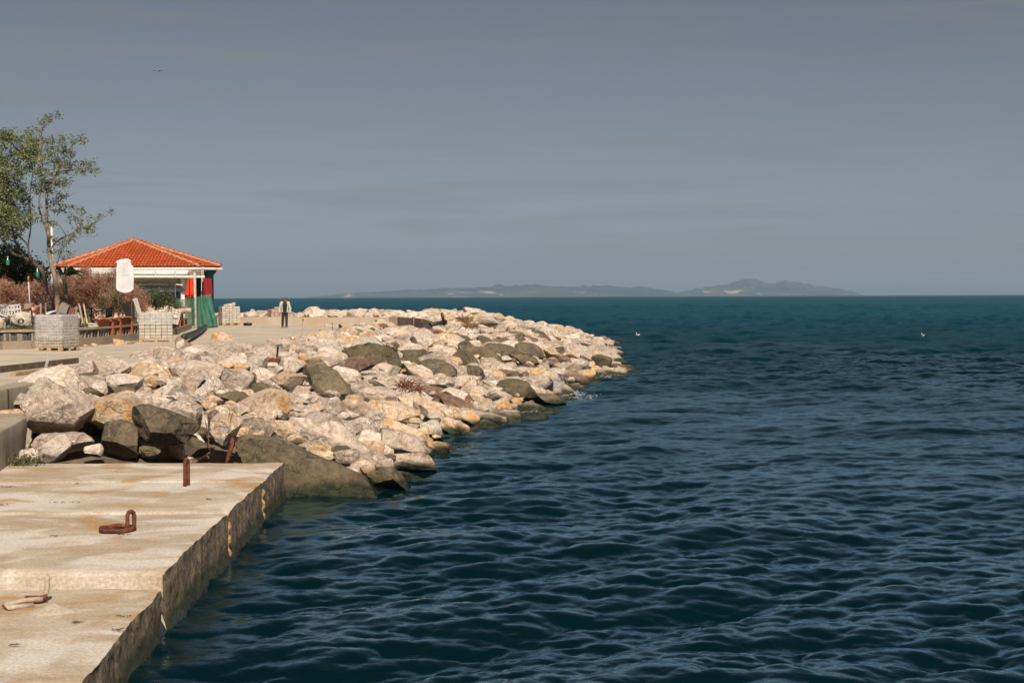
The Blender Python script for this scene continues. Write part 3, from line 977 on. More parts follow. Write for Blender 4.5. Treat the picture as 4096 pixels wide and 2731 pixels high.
# the big stones heaped at the end of the quay, placed one by one: px, py, w, h, depth Y, stone, tilt, label
NEAR = [(235, 1640, 300, 205, 26.3, 'L', -20, 'big wedge-shaped beige boulder balanced at left beside the concrete footing block'),
        (165, 1570, 150, 110, 27.6, 'C', -22, 'white rounded boulder behind the big wedge-shaped boulder by the wall'),
        (455, 1640, 230, 140, 26.6, 'O', 8, 'ochre-stained boulder right of the big wedge-shaped boulder by the quay'),
        (485, 1755, 165, 150, 26.0, 'G', 14, 'dark stone wedged below the ochre boulder at quay end'),
        (655, 1700, 255, 150, 25.9, 'G', 8, 'large dark olive-grey boulder overhanging the dark gap at quay end'),
        (258, 1775, 225, 90, 25.8, 'L', 2, 'flat beige stone lying under the wedge-shaped boulder on the quay'),
        (222, 1797, 125, 90, 25.1, 'C', -18, 'cream stone leaning in front of the flat beige stone on the quay'),
        (372, 1802, 78, 52, 25.5, 'C', 0, 'small cream stone beside the flat beige stone on the quay'),
        (600, 1806, 85, 42, 25.4, 'G', 0, 'small dark stone in the black gap at quay end'),
        (112, 1822, 70, 55, 25.0, 'C', 0, 'small white stone beside the green weed at the footing block'),
        (75, 1846, 62, 36, 24.4, 'C', 6, 'low white stone half hidden by green weed on the quay'),
        (160, 1800, 60, 45, 25.6, 'C', 0, 'small pale stone in the shade behind the leaning cream stone'),
        (800, 1790, 120, 75, 25.5, 'G', 0, 'rounded grey-green stone below the rusty bent bar at quay end'),
        (900, 1722, 120, 130, 26.2, 'L', 4, 'upright brownish stone just left of the bent rusty bar'),
        (870, 1690, 80, 100, 26.7, 'B', 6, 'narrow brown stone behind the upright stone by the rusty bar'),
        (1240, 1897, 640, 175, 25.3, 'G', 20, 'huge dark olive boulder sloping into the water beside quay corner'),
        (1560, 1912, 170, 85, 25.6, 'G', 18, 'wet dark stone at the foot of the huge dark boulder'),
        (1085, 1815, 300, 120, 26.2, 'G', 12, 'dark hump of stone above the huge boulder at quay corner'),
        (730, 1660, 150, 120, 27.4, 'C', 6, 'pale stone behind the large dark boulder at quay end'),
        (330, 1690, 110, 120, 27.2, 'G', 0, 'dark stone deep in the gap under the wedge boulder')]
for px, py, w, h, Y, k, tl, lab in NEAR:
    s_ = Y / F
    ROCKS.append([D(px, py, Y), (w / 2 * s_ * 1.06, (w + h) / 4 * s_ * 1.0, h / 2 * s_ * 1.08), k, R(tl), lab])
NSURV = len(ROCKS)

# fill between and beyond
fill = random.Random(5)
pts = [(r_[0].x, r_[0].y, max(r_[1][0], r_[1][1]) * 0.62) for r_ in ROCKS]
SP = []
for r_ in ROCKS:
    q_ = proj(r_[0])
    SP.append((q_[0], q_[1], r_[1][0] * F / r_[0].y, r_[1][2] * F / r_[0].y, r_[0].y))
SP = np.array(SP)
cell = {}
def put(x, y, r):
    cell.setdefault((int(x // 2), int(y // 2)), []).append((x, y, r))
def clear(x, y, r):
    cx, cy_ = int(x // 2), int(y // 2)
    for i in range(cx - 1, cx + 2):
        for j in range(cy_ - 1, cy_ + 2):
            for (a, b, q) in cell.get((i, j), ()):
                if (a - x) ** 2 + (b - y) ** 2 < (q + r) ** 2:
                    return False
    return True
for a in pts: put(*a)
FILL = []
for tries in range(26000):
    y = fill.uniform(25.0, 113)
    x = fill.uniform(-60 if y > 99 else -10.2, 8.0)
    if x < -34: continue
    u = wdist(x, y)
    if u < -0.1: continue
    if y < 98.6 and x < edge_x(y) + (0.25 if y > wb.y else 0.1): continue
    if y < 99.3 and x < -8.2 and y > 95: continue
    if y < 26 and x < -3.5: continue
    big = fill.random()
    r = 0.27 + 0.42 * big ** 1.5
    if not clear(x, y, r * 0.72): continue
    q_ = proj((x, y, H(x, y) + 0.05))
    if x - edge_x(min(y, 97)) > 1.0 and (((((SP[:, 0] - q_[0]) / (SP[:, 2] * 1.0)) ** 2 + ((SP[:, 1] - q_[1]) / (SP[:, 3] * 1.15)) ** 2) < 1.0) & (SP[:, 4] > y - 0.3)).any():
        if fill.random() < 0.9: continue
        r *= 0.6
    put(x, y, r * 0.72)
    k = fill.choices('CLOSGB', (34, 36, 16, 4, 4, 2))[0]
    if y > 96 or x > 4 or y < 62: k = fill.choices('CLO', (4, 4, 2))[0]
    lift = 0.0
    if y < 98 and 0 < x - edge_x(y) < 1.3 and y > 33: lift = 0.16
    if y > 99 and y < 103 and x < -8: lift = 0.02 + 0.16 * fill.random()
    FILL.append([Vector((x, y, H(x, y) - 0.13 + lift)), (r * fill.uniform(.95, 1.35), r * fill.uniform(.9, 1.25), r * fill.uniform(.6, .95)), k, R(fill.uniform(-10, 18)), None])
def shows(r_):
    return r_[1][0] * r_[1][2] / r_[0].y ** 2 * (0.35 if (r_[0].y > 104 or (r_[0].y > 100 and r_[0].x < -12)) else 1)
ORD = ['nearest', 'second nearest', 'third nearest', 'fourth nearest', 'fifth nearest', 'sixth nearest', 'seventh nearest', 'eighth nearest', 'ninth nearest', 'tenth nearest',
       'eleventh nearest', 'twelfth nearest', 'thirteenth nearest', 'fourteenth nearest', 'fifteenth nearest', 'sixteenth nearest', 'seventeenth nearest', 'eighteenth nearest',
       'nineteenth nearest', 'twentieth nearest']
FILL.sort(key=shows, reverse=True)
NIND = max(0, 300 - NSURV)
IND, REST = FILL[:NIND], FILL[NIND:]
def zone(p):
    u = wdist(p.x, p.y)
    if u < 1.6: row = 'along the waterline'
    elif p.y > 98 and p.x < -7: row = 'behind the far parapet wall'
    elif p.x - edge_x(min(p.y, 97)) < 2.2 and p.y > 27: row = 'on the crest beside the promenade'
    elif u < 5.0: row = 'on the lower breakwater slope'
    else: row = 'on the upper breakwater slope'
    seg = 'near the quay' if p.y < 34 else ('short of the dark slab' if p.y < 44 else ('halfway out' if p.y < 62 else 'towards the tip'))
    return row, seg
cnt = {}
allr = ROCKS + IND
for r_ in sorted(allr, key=lambda q: q[0].y):
    if r_[4]: continue
    row, seg = zone(r_[0])
    big = 'large ' if max(r_[1]) > 0.85 else ('small ' if max(r_[1]) < 0.42 else '')
    key = (CW[r_[2]], big, row, seg)
    cnt.setdefault(key, []).append(r_)
for (cw, big, row, seg), L_ in cnt.items():
    sg = '' if row == 'behind the far parapet wall' else ' ' + seg
    for i, r_ in enumerate(L_):
        o_ = (ORD[i] + ' ' if i < 20 else 'far ') if len(L_) > 1 else ''
        r_[4] = '%s%s%s boulder %s%s' % (o_, big, cw, row, sg)
for i, r_ in enumerate(allr):
    c, rad, k, tl, lab = r_
    n = 5 if c.y < 36 and max(rad) > 0.3 else (4 if c.y < 75 else 3)
    v, f = rock_verts(n, rad, 1000 + i, tl, nz=0.075)
    me = raw_mesh('boulder', v, f, [RM[k]], True, rk.random(), sharp=30)
    o = link('boulder', me, None, c)
    tag(o, lab, 'boulder', 'boulders of the breakwater')
V, Fc, MI, RN = [], [], [], []
nb = 0
keys = list(RM)
for i, r_ in enumerate(REST):
    c, rad, k, tl, lab = r_
    v, f = rock_verts(4 if c.y < 45 else 3, rad, 5000 + i, tl, nz=0.075)
    V.append(v + np.array(c))
    Fc.append(f + nb)
    MI.append(np.full(len(f), keys.index(k)))
    RN.append(np.full(len(v), rk.random()))
    nb += len(v)
# chips and rubble wedged between the boulders
for i in range(1500):
    y = 25.5 + 75 * fill.random() ** 1.6
    x = fill.uniform(-9.6, 6.0)
    if wdist(x, y) < 0.6 or x < edge_x(y) - 0.25 or (y < 26.2 and x < -3): continue
    r = fill.uniform(0.06, 0.20)
    v, f = rock_verts(2, (r * 1.3, r * 1.1, r * .8), 9000 + i, 0, planes=6, nz=0.1)
    V.append(v + np.array((x, y, H(x, y) + 0.08 * fill.random())))
    Fc.append(f + nb)
    MI.append(np.full(len(f), fill.choice((0, 1, 2, 2, 4))))
    RN.append(np.full(len(v), rk.random()))
    nb += len(v)
me = raw_mesh('breakwater_rubble', np.concatenate(V), np.concatenate(Fc), [RM[k] for k in keys], True, np.concatenate(RN), np.concatenate(MI), sharp=38)
o = link('breakwater_rubble', me)
tag(o, 'smaller stones and rubble filling the breakwater between the boulders', 'rubble', kind='stuff')
# core of the mound under the stones
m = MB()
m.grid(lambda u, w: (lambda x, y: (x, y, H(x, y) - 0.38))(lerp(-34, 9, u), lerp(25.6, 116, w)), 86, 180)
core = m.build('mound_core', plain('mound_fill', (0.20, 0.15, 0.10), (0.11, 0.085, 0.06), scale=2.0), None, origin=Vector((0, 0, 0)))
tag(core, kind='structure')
print('ROCKS surveyed', NSURV, 'individual fill', len(IND), 'rest', len(REST))
# ================================================================== HUT
WHITE = plain('white_paint', (0.74, 0.71, 0.67), (0.66, 0.62, 0.57), rough=0.5, scale=3, bump=0.1, grain=15, dirt=(0.50, 0.43, 0.34))
CLOTHW = plain('white_awning_cloth', (0.76, 0.73, 0.70), (0.70, 0.66, 0.62), rough=0.9, scale=2, bump=0.2)
TIMBER = plain('weathered_timber', (0.40, 0.29, 0.19), (0.29, 0.205, 0.135), scale=8, dirt=(0.22, 0.16, 0.11))
PALE = plain('pale_timber', (0.52, 0.38, 0.22), (0.38, 0.27, 0.16), scale=9)
RUST = plain('rust', (0.165, 0.050, 0.024), (0.085, 0.028, 0.016), scale=16, rough=0.85, bump=0.6, dirt=(0.30, 0.12, 0.045))
TERRA = plain('roof_terracotta', (0.54, 0.112, 0.030), (0.44, 0.082, 0.024), rough=0.7, scale=4, bump=0.2, dirt=(0.33, 0.075, 0.03))
MORTAR = plain('hip_mortar', (0.50, 0.36, 0.25), (0.40, 0.25, 0.16), scale=6, bump=0.4)
BEIGE = plain('beige_render', (0.66, 0.59, 0.48), (0.60, 0.53, 0.42), scale=2, bump=0.12, dirt=(0.36, 0.30, 0.22))
DARK = plain('dark_shade_and_offcut', (0.018, 0.012, 0.010), (0.030, 0.020, 0.016), scale=3)  # near-black for painted shade in hut and block, also a dark offcut
TEAL = plain('teal_paint', (0.010, 0.095, 0.115), (0.008, 0.070, 0.085), rough=0.5, scale=4)

EY = 88.0
fl, fr = D(272, 1067, EY), D(797, 1067, EY)
clp, crp = D(206, 1060, EY + 1.5), D(884, 1063, EY + 1.5)
EZ = (fl.z + fr.z) / 2
for q in (fl, fr, clp, crp): q.z = EZ
apex = D(537, 963, EY + 3.75)
bl, br = Vector((clp.x, EY + 6.4, EZ)), Vector((crp.x - 1.5, EY + 6.4, EZ))
hut = empty('beach_hut', ((fl.x + fr.x) / 2, EY + 3, PROM), 'beach hut with orange tiled hip roof and white folded awning', 'hut')
ring = [fl, fr, crp, br, bl, clp]
m = MB()
under = [q - Vector((0, 0, 0.03)) for q in ring]
m.add(under + [apex - Vector((0, 0, 0.04))], [(i, (i + 1) % 6, 6) for i in range(6)] + [tuple(reversed(range(6)))])
roof = m.build('roof', plain('roof_channel', (0.38, 0.080, 0.03), (0.28, 0.055, 0.022), scale=5), hut)
# one barrel tile, shared by all
tm = MB()
NA = 6
def tile_pt(u, w):
    a = R(lerp(-82, 82, u))
    rr = 0.098 * lerp(1.0, 0.86, w)
    return (math.sin(a) * rr, w * 0.47, math.cos(a) * rr * 0.72 - 0.012 + (1 - w) * 0.045)
tm.grid(tile_pt, NA, 1)
# lip that shows the tile's thickness at its lower end
def lip(u, w):
    a = R(lerp(-82, 82, u))
    rr = 0.098 - 0.022 * w
    return (math.sin(a) * rr, 0.0, math.cos(a) * rr * 0.72 - 0.012 + 0.045)
tm.grid(lip, NA, 1)
TILE_ME = [tm.mesh('roof_tile', TERRA, True, rnd=r_, sharp=40) for r_ in (0.05, 0.3, 0.5, 0.75, 1.0)]
def tile_face(a, b, top, rng):
    e = (b - a).normalized()
    wid = (b - a).length
    n_ = e.cross((top - a)).normalized()
    if n_.z < 0: n_ = -n_
    s_ = n_.cross(e).normalized()
    if s_.z < 0: s_ = -s_
    sl_ = (top - a).dot(s_)
    ap_ = (top - a).dot(e)
    rows = int(sl_ / 0.37)
    M_ = Matrix((e, s_, n_)).transposed().to_4x4()
    if (Matrix((e, s_, n_)).transposed()).determinant() < 0:
        M_ = Matrix((-e, s_, n_)).transposed().to_4x4()
    for j in range(rows + 1):
        sy = j * 0.37
        x0, x1 = ap_ * sy / sl_, wid + (ap_ - wid) * sy / sl_
        k0, k1 = math.ceil((x0 + 0.02) / 0.2125), math.floor((x1 - 0.02) / 0.2125)
        for k in range(k0, k1 + 1):
            p = a + e * (k * 0.2125) + s_ * (sy - 0.05 + rng.uniform(-.012, .012)) + n_ * rng.uniform(0.0, 0.012)
            o = link('roof_tile', rng.choice(TILE_ME), roof)
            o.matrix_local = Matrix.Translation(p - Vector(hut.location)) @ M_ @ Matrix.Rotation(rng.uniform(-.02, .02), 4, 'Z')
tr = random.Random(3)
tile_face(fl, fr, apex, tr)
tile_face(fr, crp, apex, tr)
tile_face(clp, fl, apex, tr)
# hip caps bedded in pale mortar
cm = MB()
cm.grid(lambda u, w: (math.sin(R(lerp(-90, 90, u))) * 0.12 * lerp(1, .85, w), w * 0.42, math.cos(R(lerp(-90, 90, u))) * 0.09 * lerp(1, .85, w) + (1 - w) * 0.02), 6, 1)
CAP_ME = cm.mesh('hip_tile', TERRA, True, rnd=0.8)
for a in (fl, fr, crp, clp):
    d = apex - a
    L_ = d.length
    dn = d.normalized()
    x = dn.cross(Vector((0, 0, 1))).normalized()
    z = x.cross(dn)
    M_ = Matrix((x, dn, z)).transposed().to_4x4()
    mm = MB()
    side = Vector((0, -0.06, 0.0))
    npt = 26
    mm.tube([a + dn * (L_ * i / npt) + side + Vector((0, 0, 0.055 + 0.025 * math.sin(i * 2.6))) for i in range(npt + 1)], [0.075 + 0.03 * abs(math.sin(i * 1.9 + a.x)) for i in range(npt + 1)], 7)
    mm.build('hip_mortar', MORTAR, roof, smooth=True, origin=Vector(hut.location))
    for i in range(int(L_ / 0.36)):
        o = link('hip_tile', CAP_ME, roof)
        o.matrix_local = Matrix.Translation(a + dn * (i * 0.36) + z * 0.10 - Vector(hut.location)) @ M_
# walls, gutter, fascia
wy = EY + 1.0
def wall_box(px0, px1, py0, py1, Y, th, name, mat, bev=0.0):
    a, b = D(px0, py0, Y), D(px1, py1, Y)
    return MB().box(((a.x + b.x) / 2, Y + th / 2, (a.z + b.z) / 2), (abs(b.x - a.x), th, abs(a.z - b.z)), bev=bev).build(name, mat, hut)
wx0, wx1 = D(240, 1100, wy).x, D(742, 1100, wy).x
MB().box(((wx0 + wx1) / 2, wy + 0.1, (PROM + EZ) / 2), (wx1 - wx0, 0.2, EZ - PROM)).build('wall', BEIGE, hut)
MB().box((wx1 - 0.1, wy + 2.9, (PROM + EZ) / 2), (0.2, 5.2, EZ - PROM)).build('wall', BEIGE, hut)
MB().box((wx0 + 0.1, wy + 2.9, (PROM + EZ) / 2), (0.2, 5.2, EZ - PROM)).build('wall', BEIGE, hut)
MB().box(((wx0 + wx1) / 2, wy + 5.5, (PROM + EZ) / 2), (wx1 - wx0, 0.2, EZ - PROM)).build('wall', BEIGE, hut)
m = MB()
off = Vector((0, 0, -0.13))
gpts = [clp + Vector((-0.05, -0.05, 0)) + off, fl + Vector((0, -0.12, 0)) + off, fr + Vector((0, -0.12, 0)) + off, crp + Vector((0.08, -0.08, 0)) + off]
for a, b in zip(gpts, gpts[1:]):
    m.bar(a, b, 0.16, 0.15, bev=0.03)
m.build('gutter', WHITE, hut)
# slanting soffit under the right eave
m = MB()
m.add([fr + off, crp + off, br + off, Vector((wx1, wy + 5, EZ - 0.2)), Vector((wx1, wy, EZ - 0.2))], [(0, 1, 2, 3, 4)])
m.build('soffit', plain('soffit_grey', (0.48, 0.45, 0.41)), hut)
wall_box(175, 770, 1080, 1108, EY + 0.15, 0.08, 'fascia_board', WHITE)
# the awning folded against the fascia, in soft rolls
for (py, r_, a, b, dy) in ((1086, 0.10, 175, 765, .0), (1094, 0.085, 250, 748, -.10), (1101, 0.06, 200, 735, -.02)):
    n_ = 40
    pa, pb = D(a, py, EY - 0.1), D(b, py, EY - 0.1)
    MB().tube([pa.lerp(pb, i / n_) + Vector((0, dy, 0.03 * math.sin(i * 0.9 + py) - 0.10 * math.sin(PI * i / n_) * (py > 1090))) for i in range(n_ + 1)],
              [r_ * (1 + 0.25 * math.sin(i * 1.7 + py)) for i in range(n_ + 1)], 10).build('awning_fold', CLOTHW, hut, smooth=True)
PY = 84.2
m = MB()
m.grid(lambda u, w: D(lerp(180, 752, u), lerp(1079, 1106, w) + 1.2 * math.sin(u * 21) * w, EY - 0.25 - 0.55 * math.sin(PI * w) * (0.7 + 0.3 * math.sin(u * 13)) - 0.2 * w), 60, 8)
m.build('awning_sheet', CLOTHW, hut, smooth=True, solid=0.01)
ba_, bb_ = D(300, 1106, PY), D(819, 1107, PY)
MB().bar(ba_, bb_, 0.12, 0.13, bev=0.015).build('awning_beam', WHITE, hut)
# rafters between eave and beam at the right, with odds and ends laid across
for px in (330, 420, 520, 620, 700, 757, 790, 812):
    a, b = D(px, 1078, EY), D(px + 3, 1104, PY)
    MB().bar(a, b, 0.06, 0.07).build('rafter', TIMBER if px > 740 else WHITE, hut)
for i, (pa, pb, py) in enumerate(((758, 812, 1082), (752, 808, 1087), (748, 810, 1093), (756, 800, 1098))):
    MB().bar(D(pa, py, 85.5 + .3 * i), D(pb, py + 2, 85.5 + .3 * i), 0.05, 0.06).build('lath', plain('grey_lath', (0.36, 0.29, 0.23), (0.24, 0.18, 0.14), scale=7), hut)
# posts and columns
pb_ = W(783, 1314, PROM)
pt_ = D(779, 1090, pb_.y)
POST = plain('flaking_post_paint', (0.60, 0.56, 0.50), (0.42, 0.22, 0.07), rough=0.7, scale=2.3, bump=0.4, dirt=(0.46, 0.27, 0.09))
MB().bar(pb_, pt_, 0.135, 0.13, bev=0.015).build('post', POST, hut)
for px, py0, py1, Y in ((807, 1078, 1192, 85.2), (812, 1066, 1130, 84.6), (702, 1135, 1190, 85.5)):
    MB().bar(D(px, py0, Y), D(px - 1, py1, Y), 0.03, 0.03).build('thin_pole', WHITE, hut)
a, b = D(703, 1137, 85.5), D(731, 1140, 85.5)
MB().bar(a, b, 0.05, 0.05).build('rail', WHITE, hut)
wall_box(723, 740, 1110, 1330, EY + 0.55, 0.3, 'column', WHITE)
a = D(835, 1080, EY + 1.9)
MB().box((a.x, EY + 2.0, (PROM + EZ) / 2), (0.33, 0.33, EZ - PROM), bev=0.02).build('corner_pillar', TEAL, hut)
MB().prism([(a.x + .16, EZ - .15), (a.x + .5, EZ - .15), (a.x + .42, EZ - .32), (a.x + .22, EZ - .55), (a.x + .16, EZ - .9)], EY + 1.86, EY + 2.14).build('bracket', TEAL, hut)
q0, q1 = D(742, 1110, EY + 1.2), D(835, 1110, EY + 1.2)
MB().box(((q0.x + q1.x) / 2, EY + 2.6, (PROM + EZ) / 2 - .1), (q1.x - q0.x, 0.08, EZ - PROM - .3)).build('interior_shade_panel', DARK, hut)  # dark panel: shade of the hut's interior put into its colour
# strips of sunlight built as cream tubes, then window and counter under the awning
for (a, b, py) in ((530, 604, 1137), (598, 678, 1136)):
    n_ = 16
    pa, pb = D(a, py, wy - 0.14), D(b, py + 2, wy - 0.14)
    MB().tube([pa.lerp(pb, i / n_) + Vector((0, 0, 0.03 * math.sin(i * 1.1))) for i in range(n_ + 1)], [0.09 + 0.02 * math.sin(i * 1.9) for i in range(n_ + 1)], 8).build('sunlight_strip', plain('painted_sunlight', (0.66, 0.59, 0.48), (0.58, 0.5, 0.4)), hut, smooth=True)
win = wall_box(556, 722, 1168, 1215, wy - 0.05, 0.06, 'window', plain('window_dark', (0.02, 0.03, 0.035), (0.035, 0.045, 0.05), rough=0.15, scale=2, bump=0.0))
for px in (556, 611, 666, 722):
    a = D(px, 1168, wy - 0.1)
    b = D(px, 1215, wy - 0.1)
    MB().bar(a, b, 0.05, 0.05).build('mullion', WHITE, win, origin=Vector(hut.location))
wall_box(545, 735, 1155, 1166, wy - 0.55, 0.5, 'counter', plain('blue_counter', (0.16, 0.27, 0.48), (0.20, 0.30, 0.46), rough=0.5, scale=3))
# bulb hanging under the awning
a = D(552, 1112, 86)
m = MB().tube([a, a - Vector((0, 0, 0.16))], 0.012, 6).lathe([(0.03, -0.16), (0.05, -0.22), (0.085, -0.30), (0.03, -0.31)], tuple(a), 10)
m.build('pendant_lamp', plain('black_plastic', (0.02, 0.02, 0.02), (0.03, 0.03, 0.028), rough=0.45), hut, smooth=True)

# ------------------------------------------------------------------ cloths and net hung on the hut
def cloth(name, corners, mat, label, cat, nu=26, nv=18, folds=5, amp=0.06, solid=0.012, sag=0.0, ph=0.0):
    """corners: tl, tr, bl, br in world space; folds run down the cloth"""
    tl, tr_, bl_, br_ = corners
    m = MB()
    def fn(u, w):
        p = tl.lerp(tr_, u).lerp(bl_.lerp(br_, u), w)
        f_ = math.sin(u * folds * 2 * PI + ph + 1.3 * math.sin(w * 2.5 + u * 3)) * amp * (0.35 + 0.65 * w)
        return p + Vector((0.25 * f_, -f_, -sag * math.sin(PI * u) * (1 - w) + 0.035 * math.sin(u * 9 + ph) * w))
    m.grid(fn, nu, nv)
    o = m.build(name, mat, None, smooth=True, solid=solid)
    return tag(o, label, cat)
RED = NT('orange_red_cloth')
vv = RED.pos()
nn = RED.noise(vv, 2.4, 3, 0.5)
cc = RED.mix(RED.ramp(nn, 0.62, 0.66), (0.62, 0.055, 0.012), (0.03, 0.010, 0.010))
REDM = RED.set(cc, 0.85)
CRIM = plain('crimson_blanket', (0.30, 0.012, 0.018), (0.22, 0.008, 0.014), rough=0.9, scale=9, bump=0.5)
cloth('hanging_cloth', (D(752, 1108, 85.9), D(776, 1106, 85.9), D(739, 1191, 85.9), D(777, 1189, 85.9)), REDM,
      'orange-red cloth with black patches hanging left of the flaking post', 'cloth', folds=2.5, amp=0.05)
cloth('hanging_blanket', (D(813, 1113, 86.3), D(845, 1114, 86.3), D(811, 1196, 86.0), D(850, 1192, 86.3)), CRIM,
      'dark crimson blanket hanging at the right corner of hut', 'blanket', folds=1.5, amp=0.06)
t = NT('green_debris_net')
vv = t.pos()
n1 = t.noise(vv, 3.0, 4, 0.6)
c_ = t.mix(t.ramp(n1, 0.35, 0.65), (0.035, 0.155, 0.092), (0.085, 0.25, 0.175))
wv1 = t.n('TexNoise'); wv1.inputs['Scale'].default_value = 60
t.l(vv, wv1.inputs['Vector'])
NETM = t.set(t.val(c_, t.ramp(wv1.outputs['Fac'], .3, .7, .8, 1.15)), 0.85)
tb = t.n('BsdfTransparent')
ms = t.n('MixShader')
t.l(t.ramp(n1, 0.4, 0.7, 0.14, 0.36), ms.inputs[0])
t.l(t.p.outputs[0], ms.inputs[1])
t.l(tb.outputs[0], ms.inputs[2])
t.l(ms.outputs[0], t.out.inputs['Surface'])
y_ = pb_.y - 0.12
NETT = NETM.copy()
NETT.name = 'worn_debris_net'
for nd_ in NETT.node_tree.nodes:
    if nd_.type == 'MAP_RANGE' and abs(nd_.inputs[3].default_value - 0.14) < 1e-4:
        nd_.inputs[3].default_value = 0.35
        nd_.inputs[4].default_value = 0.7
cloth('debris_net', (D(702, 1190, y_ + .4), D(779, 1189, y_), D(708, 1262, y_ + .4), D(782, 1312, y_)), NETT,
      'green debris netting sagging between flaking post and garden wall', 'netting', folds=1.4, amp=0.07, sag=0.12, solid=0.0)
nn_ = cloth('debris_net', (D(786, 1187, y_), D(842, 1176, y_ + .6), D(786, 1312, y_), D(872, 1305, y_ + .5)), NETM,
      'tall green debris netting flaring out at the right end of hut', 'netting', folds=2.6, amp=0.17, solid=0.0, ph=1.0)
m = MB()
gp = [W(790 + i * 5.6, 1312 - 3.5 * (i / 14.0), PROM) + Vector((0, 0, 0.05)) for i in range(15)]
m.tube(gp, [0.05 + 0.035 * abs(math.sin(i * 2.1)) for i in range(15)], 7)
m.build('net_hem', plain('net_hem_dark', (0.012, 0.022, 0.016), (0.02, 0.04, 0.028), scale=10), nn_, smooth=True, origin=Vector(nn_.location))

# ================================================================== PALLETS OF PAVING BLOCKS
BLK = {n_: plain('paver_' + n_, a, b, scale=5, bump=0.3, rough=0.85) for n_, a, b in (
    ('grey', (0.44, 0.39, 0.33), (0.36, 0.315, 0.265)), ('pale', (0.52, 0.465, 0.40), (0.45, 0.395, 0.33)), ('pink', (0.50, 0.365, 0.285), (0.46, 0.31, 0.23)), ('cream', (0.62, 0.54, 0.45), (0.54, 0.46, 0.37)))}
t = NT('stretch_film')
vv = t.pos()
n1 = t.noise(vv, 4.0, 5, 0.6, 1.2)
t.set((0.75, 0.74, 0.73), 0.16, t.bump(n1, 0.9, 0.05))
tb = t.n('BsdfTransparent')
ms = t.n('MixShader')
t.l(t.ramp(n1, 0.35, 0.7, 0.82, 0.5), ms.inputs[0])
t.l(t.p.outputs[0], ms.inputs[1])
t.l(tb.outputs[0], ms.inputs[2])
t.l(ms.outputs[0], t.out.inputs['Surface'])
FILM = t.m
STRAP = plain('ochre_strap', (0.46, 0.27, 0.10), (0.38, 0.20, 0.07))
prng = random.Random(77)
def paver_stack(name, loc, rz, size, nb_, kind, label, pallet=True, film=(0.0, 1.0), straps=0, ty=0.0, tx=0.0, lift=0.0, group='pallets of paving blocks', jit=0.006):
    sx, sy, sz = size
    nx, ny, nz_ = nb_
    e = empty(name, loc, label, 'pallet' if pallet else 'paving blocks', group, rz)
    e.rotation_euler = (tx, ty, rz)
    z0 = 0.145 if pallet else 0.0
    if pallet:
        p = MB()
        for k in (-1, 0, 1):
            p.box((0, k * (sy / 2 - 0.05), 0.011), (sx, 0.10, 0.022))
        pal = p.local('pallet_base', PALE, e)
        for i in (-1, 0, 1):
            for j in (-1, 0, 1):
                MB().box((i * (sx / 2 - 0.07), j * (sy / 2 - 0.05), 0.061), (0.14, 0.095, 0.078)).local('pallet_block', PALE, e)
        nb2 = 7
        for i in range(nb2):
            MB().box((0, -sy / 2 + 0.06 + i * (sy - 0.12) / (nb2 - 1), 0.122), (sx, 0.11, 0.044 - 0.002 * (i % 2))).local('deck_board', PALE, e)
    bx, by, bz = sx / nx, sy / ny, (sz - z0) / nz_
    mes = [MB().box((0, 0, 0), (bx * .955, by * .97, bz * .93), bev=0.012).mesh('paving_block', BLK[kind], rnd=r_) for r_ in (0.0, 0.3, 0.55, 0.8, 1.0)]
    for k in range(nz_):
        for i in range(nx):
            for j in range(ny):
                if 0 < i < nx - 1 and 0 < j < ny - 1 and k < nz_ - 1:
                    continue
                o = link('paving_block', prng.choice(mes), e)
                o.location = (-sx / 2 + (i + .5) * bx + prng.uniform(-jit, jit), -sy / 2 + (j + .5) * by + prng.uniform(-jit, jit) * 2, z0 + (k + .5) * bz)
    if film:
        fz0, fz1 = z0 + (sz - z0) * film[0], z0 + (sz - z0) * film[1] + 0.015
        m = MB()
        c4 = [(-1, -1), (1, -1), (1, 1), (-1, 1)]
        loop = []
        for q in range(4):
            a, b = c4[q], c4[(q + 1) % 4]
            for s_ in range(7):
                loop.append((lerp(a[0], b[0], s_ / 7) * (sx / 2 + .02), lerp(a[1], b[1], s_ / 7) * (sy / 2 + .03)))
        nl = len(loop)
        rows = 8
        vs = []
        for r_ in range(rows + 1):
            z = lerp(fz0, fz1, r_ / rows)
            for q, (x, y) in enumerate(loop):
                w_ = 1 + 0.012 * math.sin(q * 2.3 + r_ * 1.7) + 0.01 * math.sin(q * 5.1 - r_)
                vs.append((x * w_, y * w_, z + (0.03 * math.sin(q * 1.3) if 0 < r_ < rows else 0)))
        fs = [(r_ * nl + q, r_ * nl + (q + 1) % nl, (r_ + 1) * nl + (q + 1) % nl, (r_ + 1) * nl + q) for r_ in range(rows) for q in range(nl)]
        if film[1] >= 1.0:
            fs.append(tuple(rows * nl + q for q in range(nl)))
        m.add(vs, fs)
        m.local('stretch_film', FILM, e, smooth=True)
    for s_ in range(straps):
        x = lerp(-sx * .25, sx * .25, s_ / max(1, straps - 1))
        m = MB()
        m.box((x, -sy / 2 - 0.012, (z0 + sz) / 2), (0.05, 0.008, sz - z0 + .02))
        m.box((x, 0, sz + 0.012), (0.05, sy, 0.008))
        m.local('strap', STRAP, e)
    return e
def ground(px, py):
    return W(px, py, PROM) + Vector((0, 0, 0.004))
g1 = ground(212, 1404)
paver_stack('paver_pallet', g1 + Vector((0.0, 0.45, 0)), R(-13), (0.98, 1.1, 1.20), (10, 5, 11), 'grey', 'tall pallet of grey paving blocks in stretch film, nearest the camera', film=(0.25, 1.0))
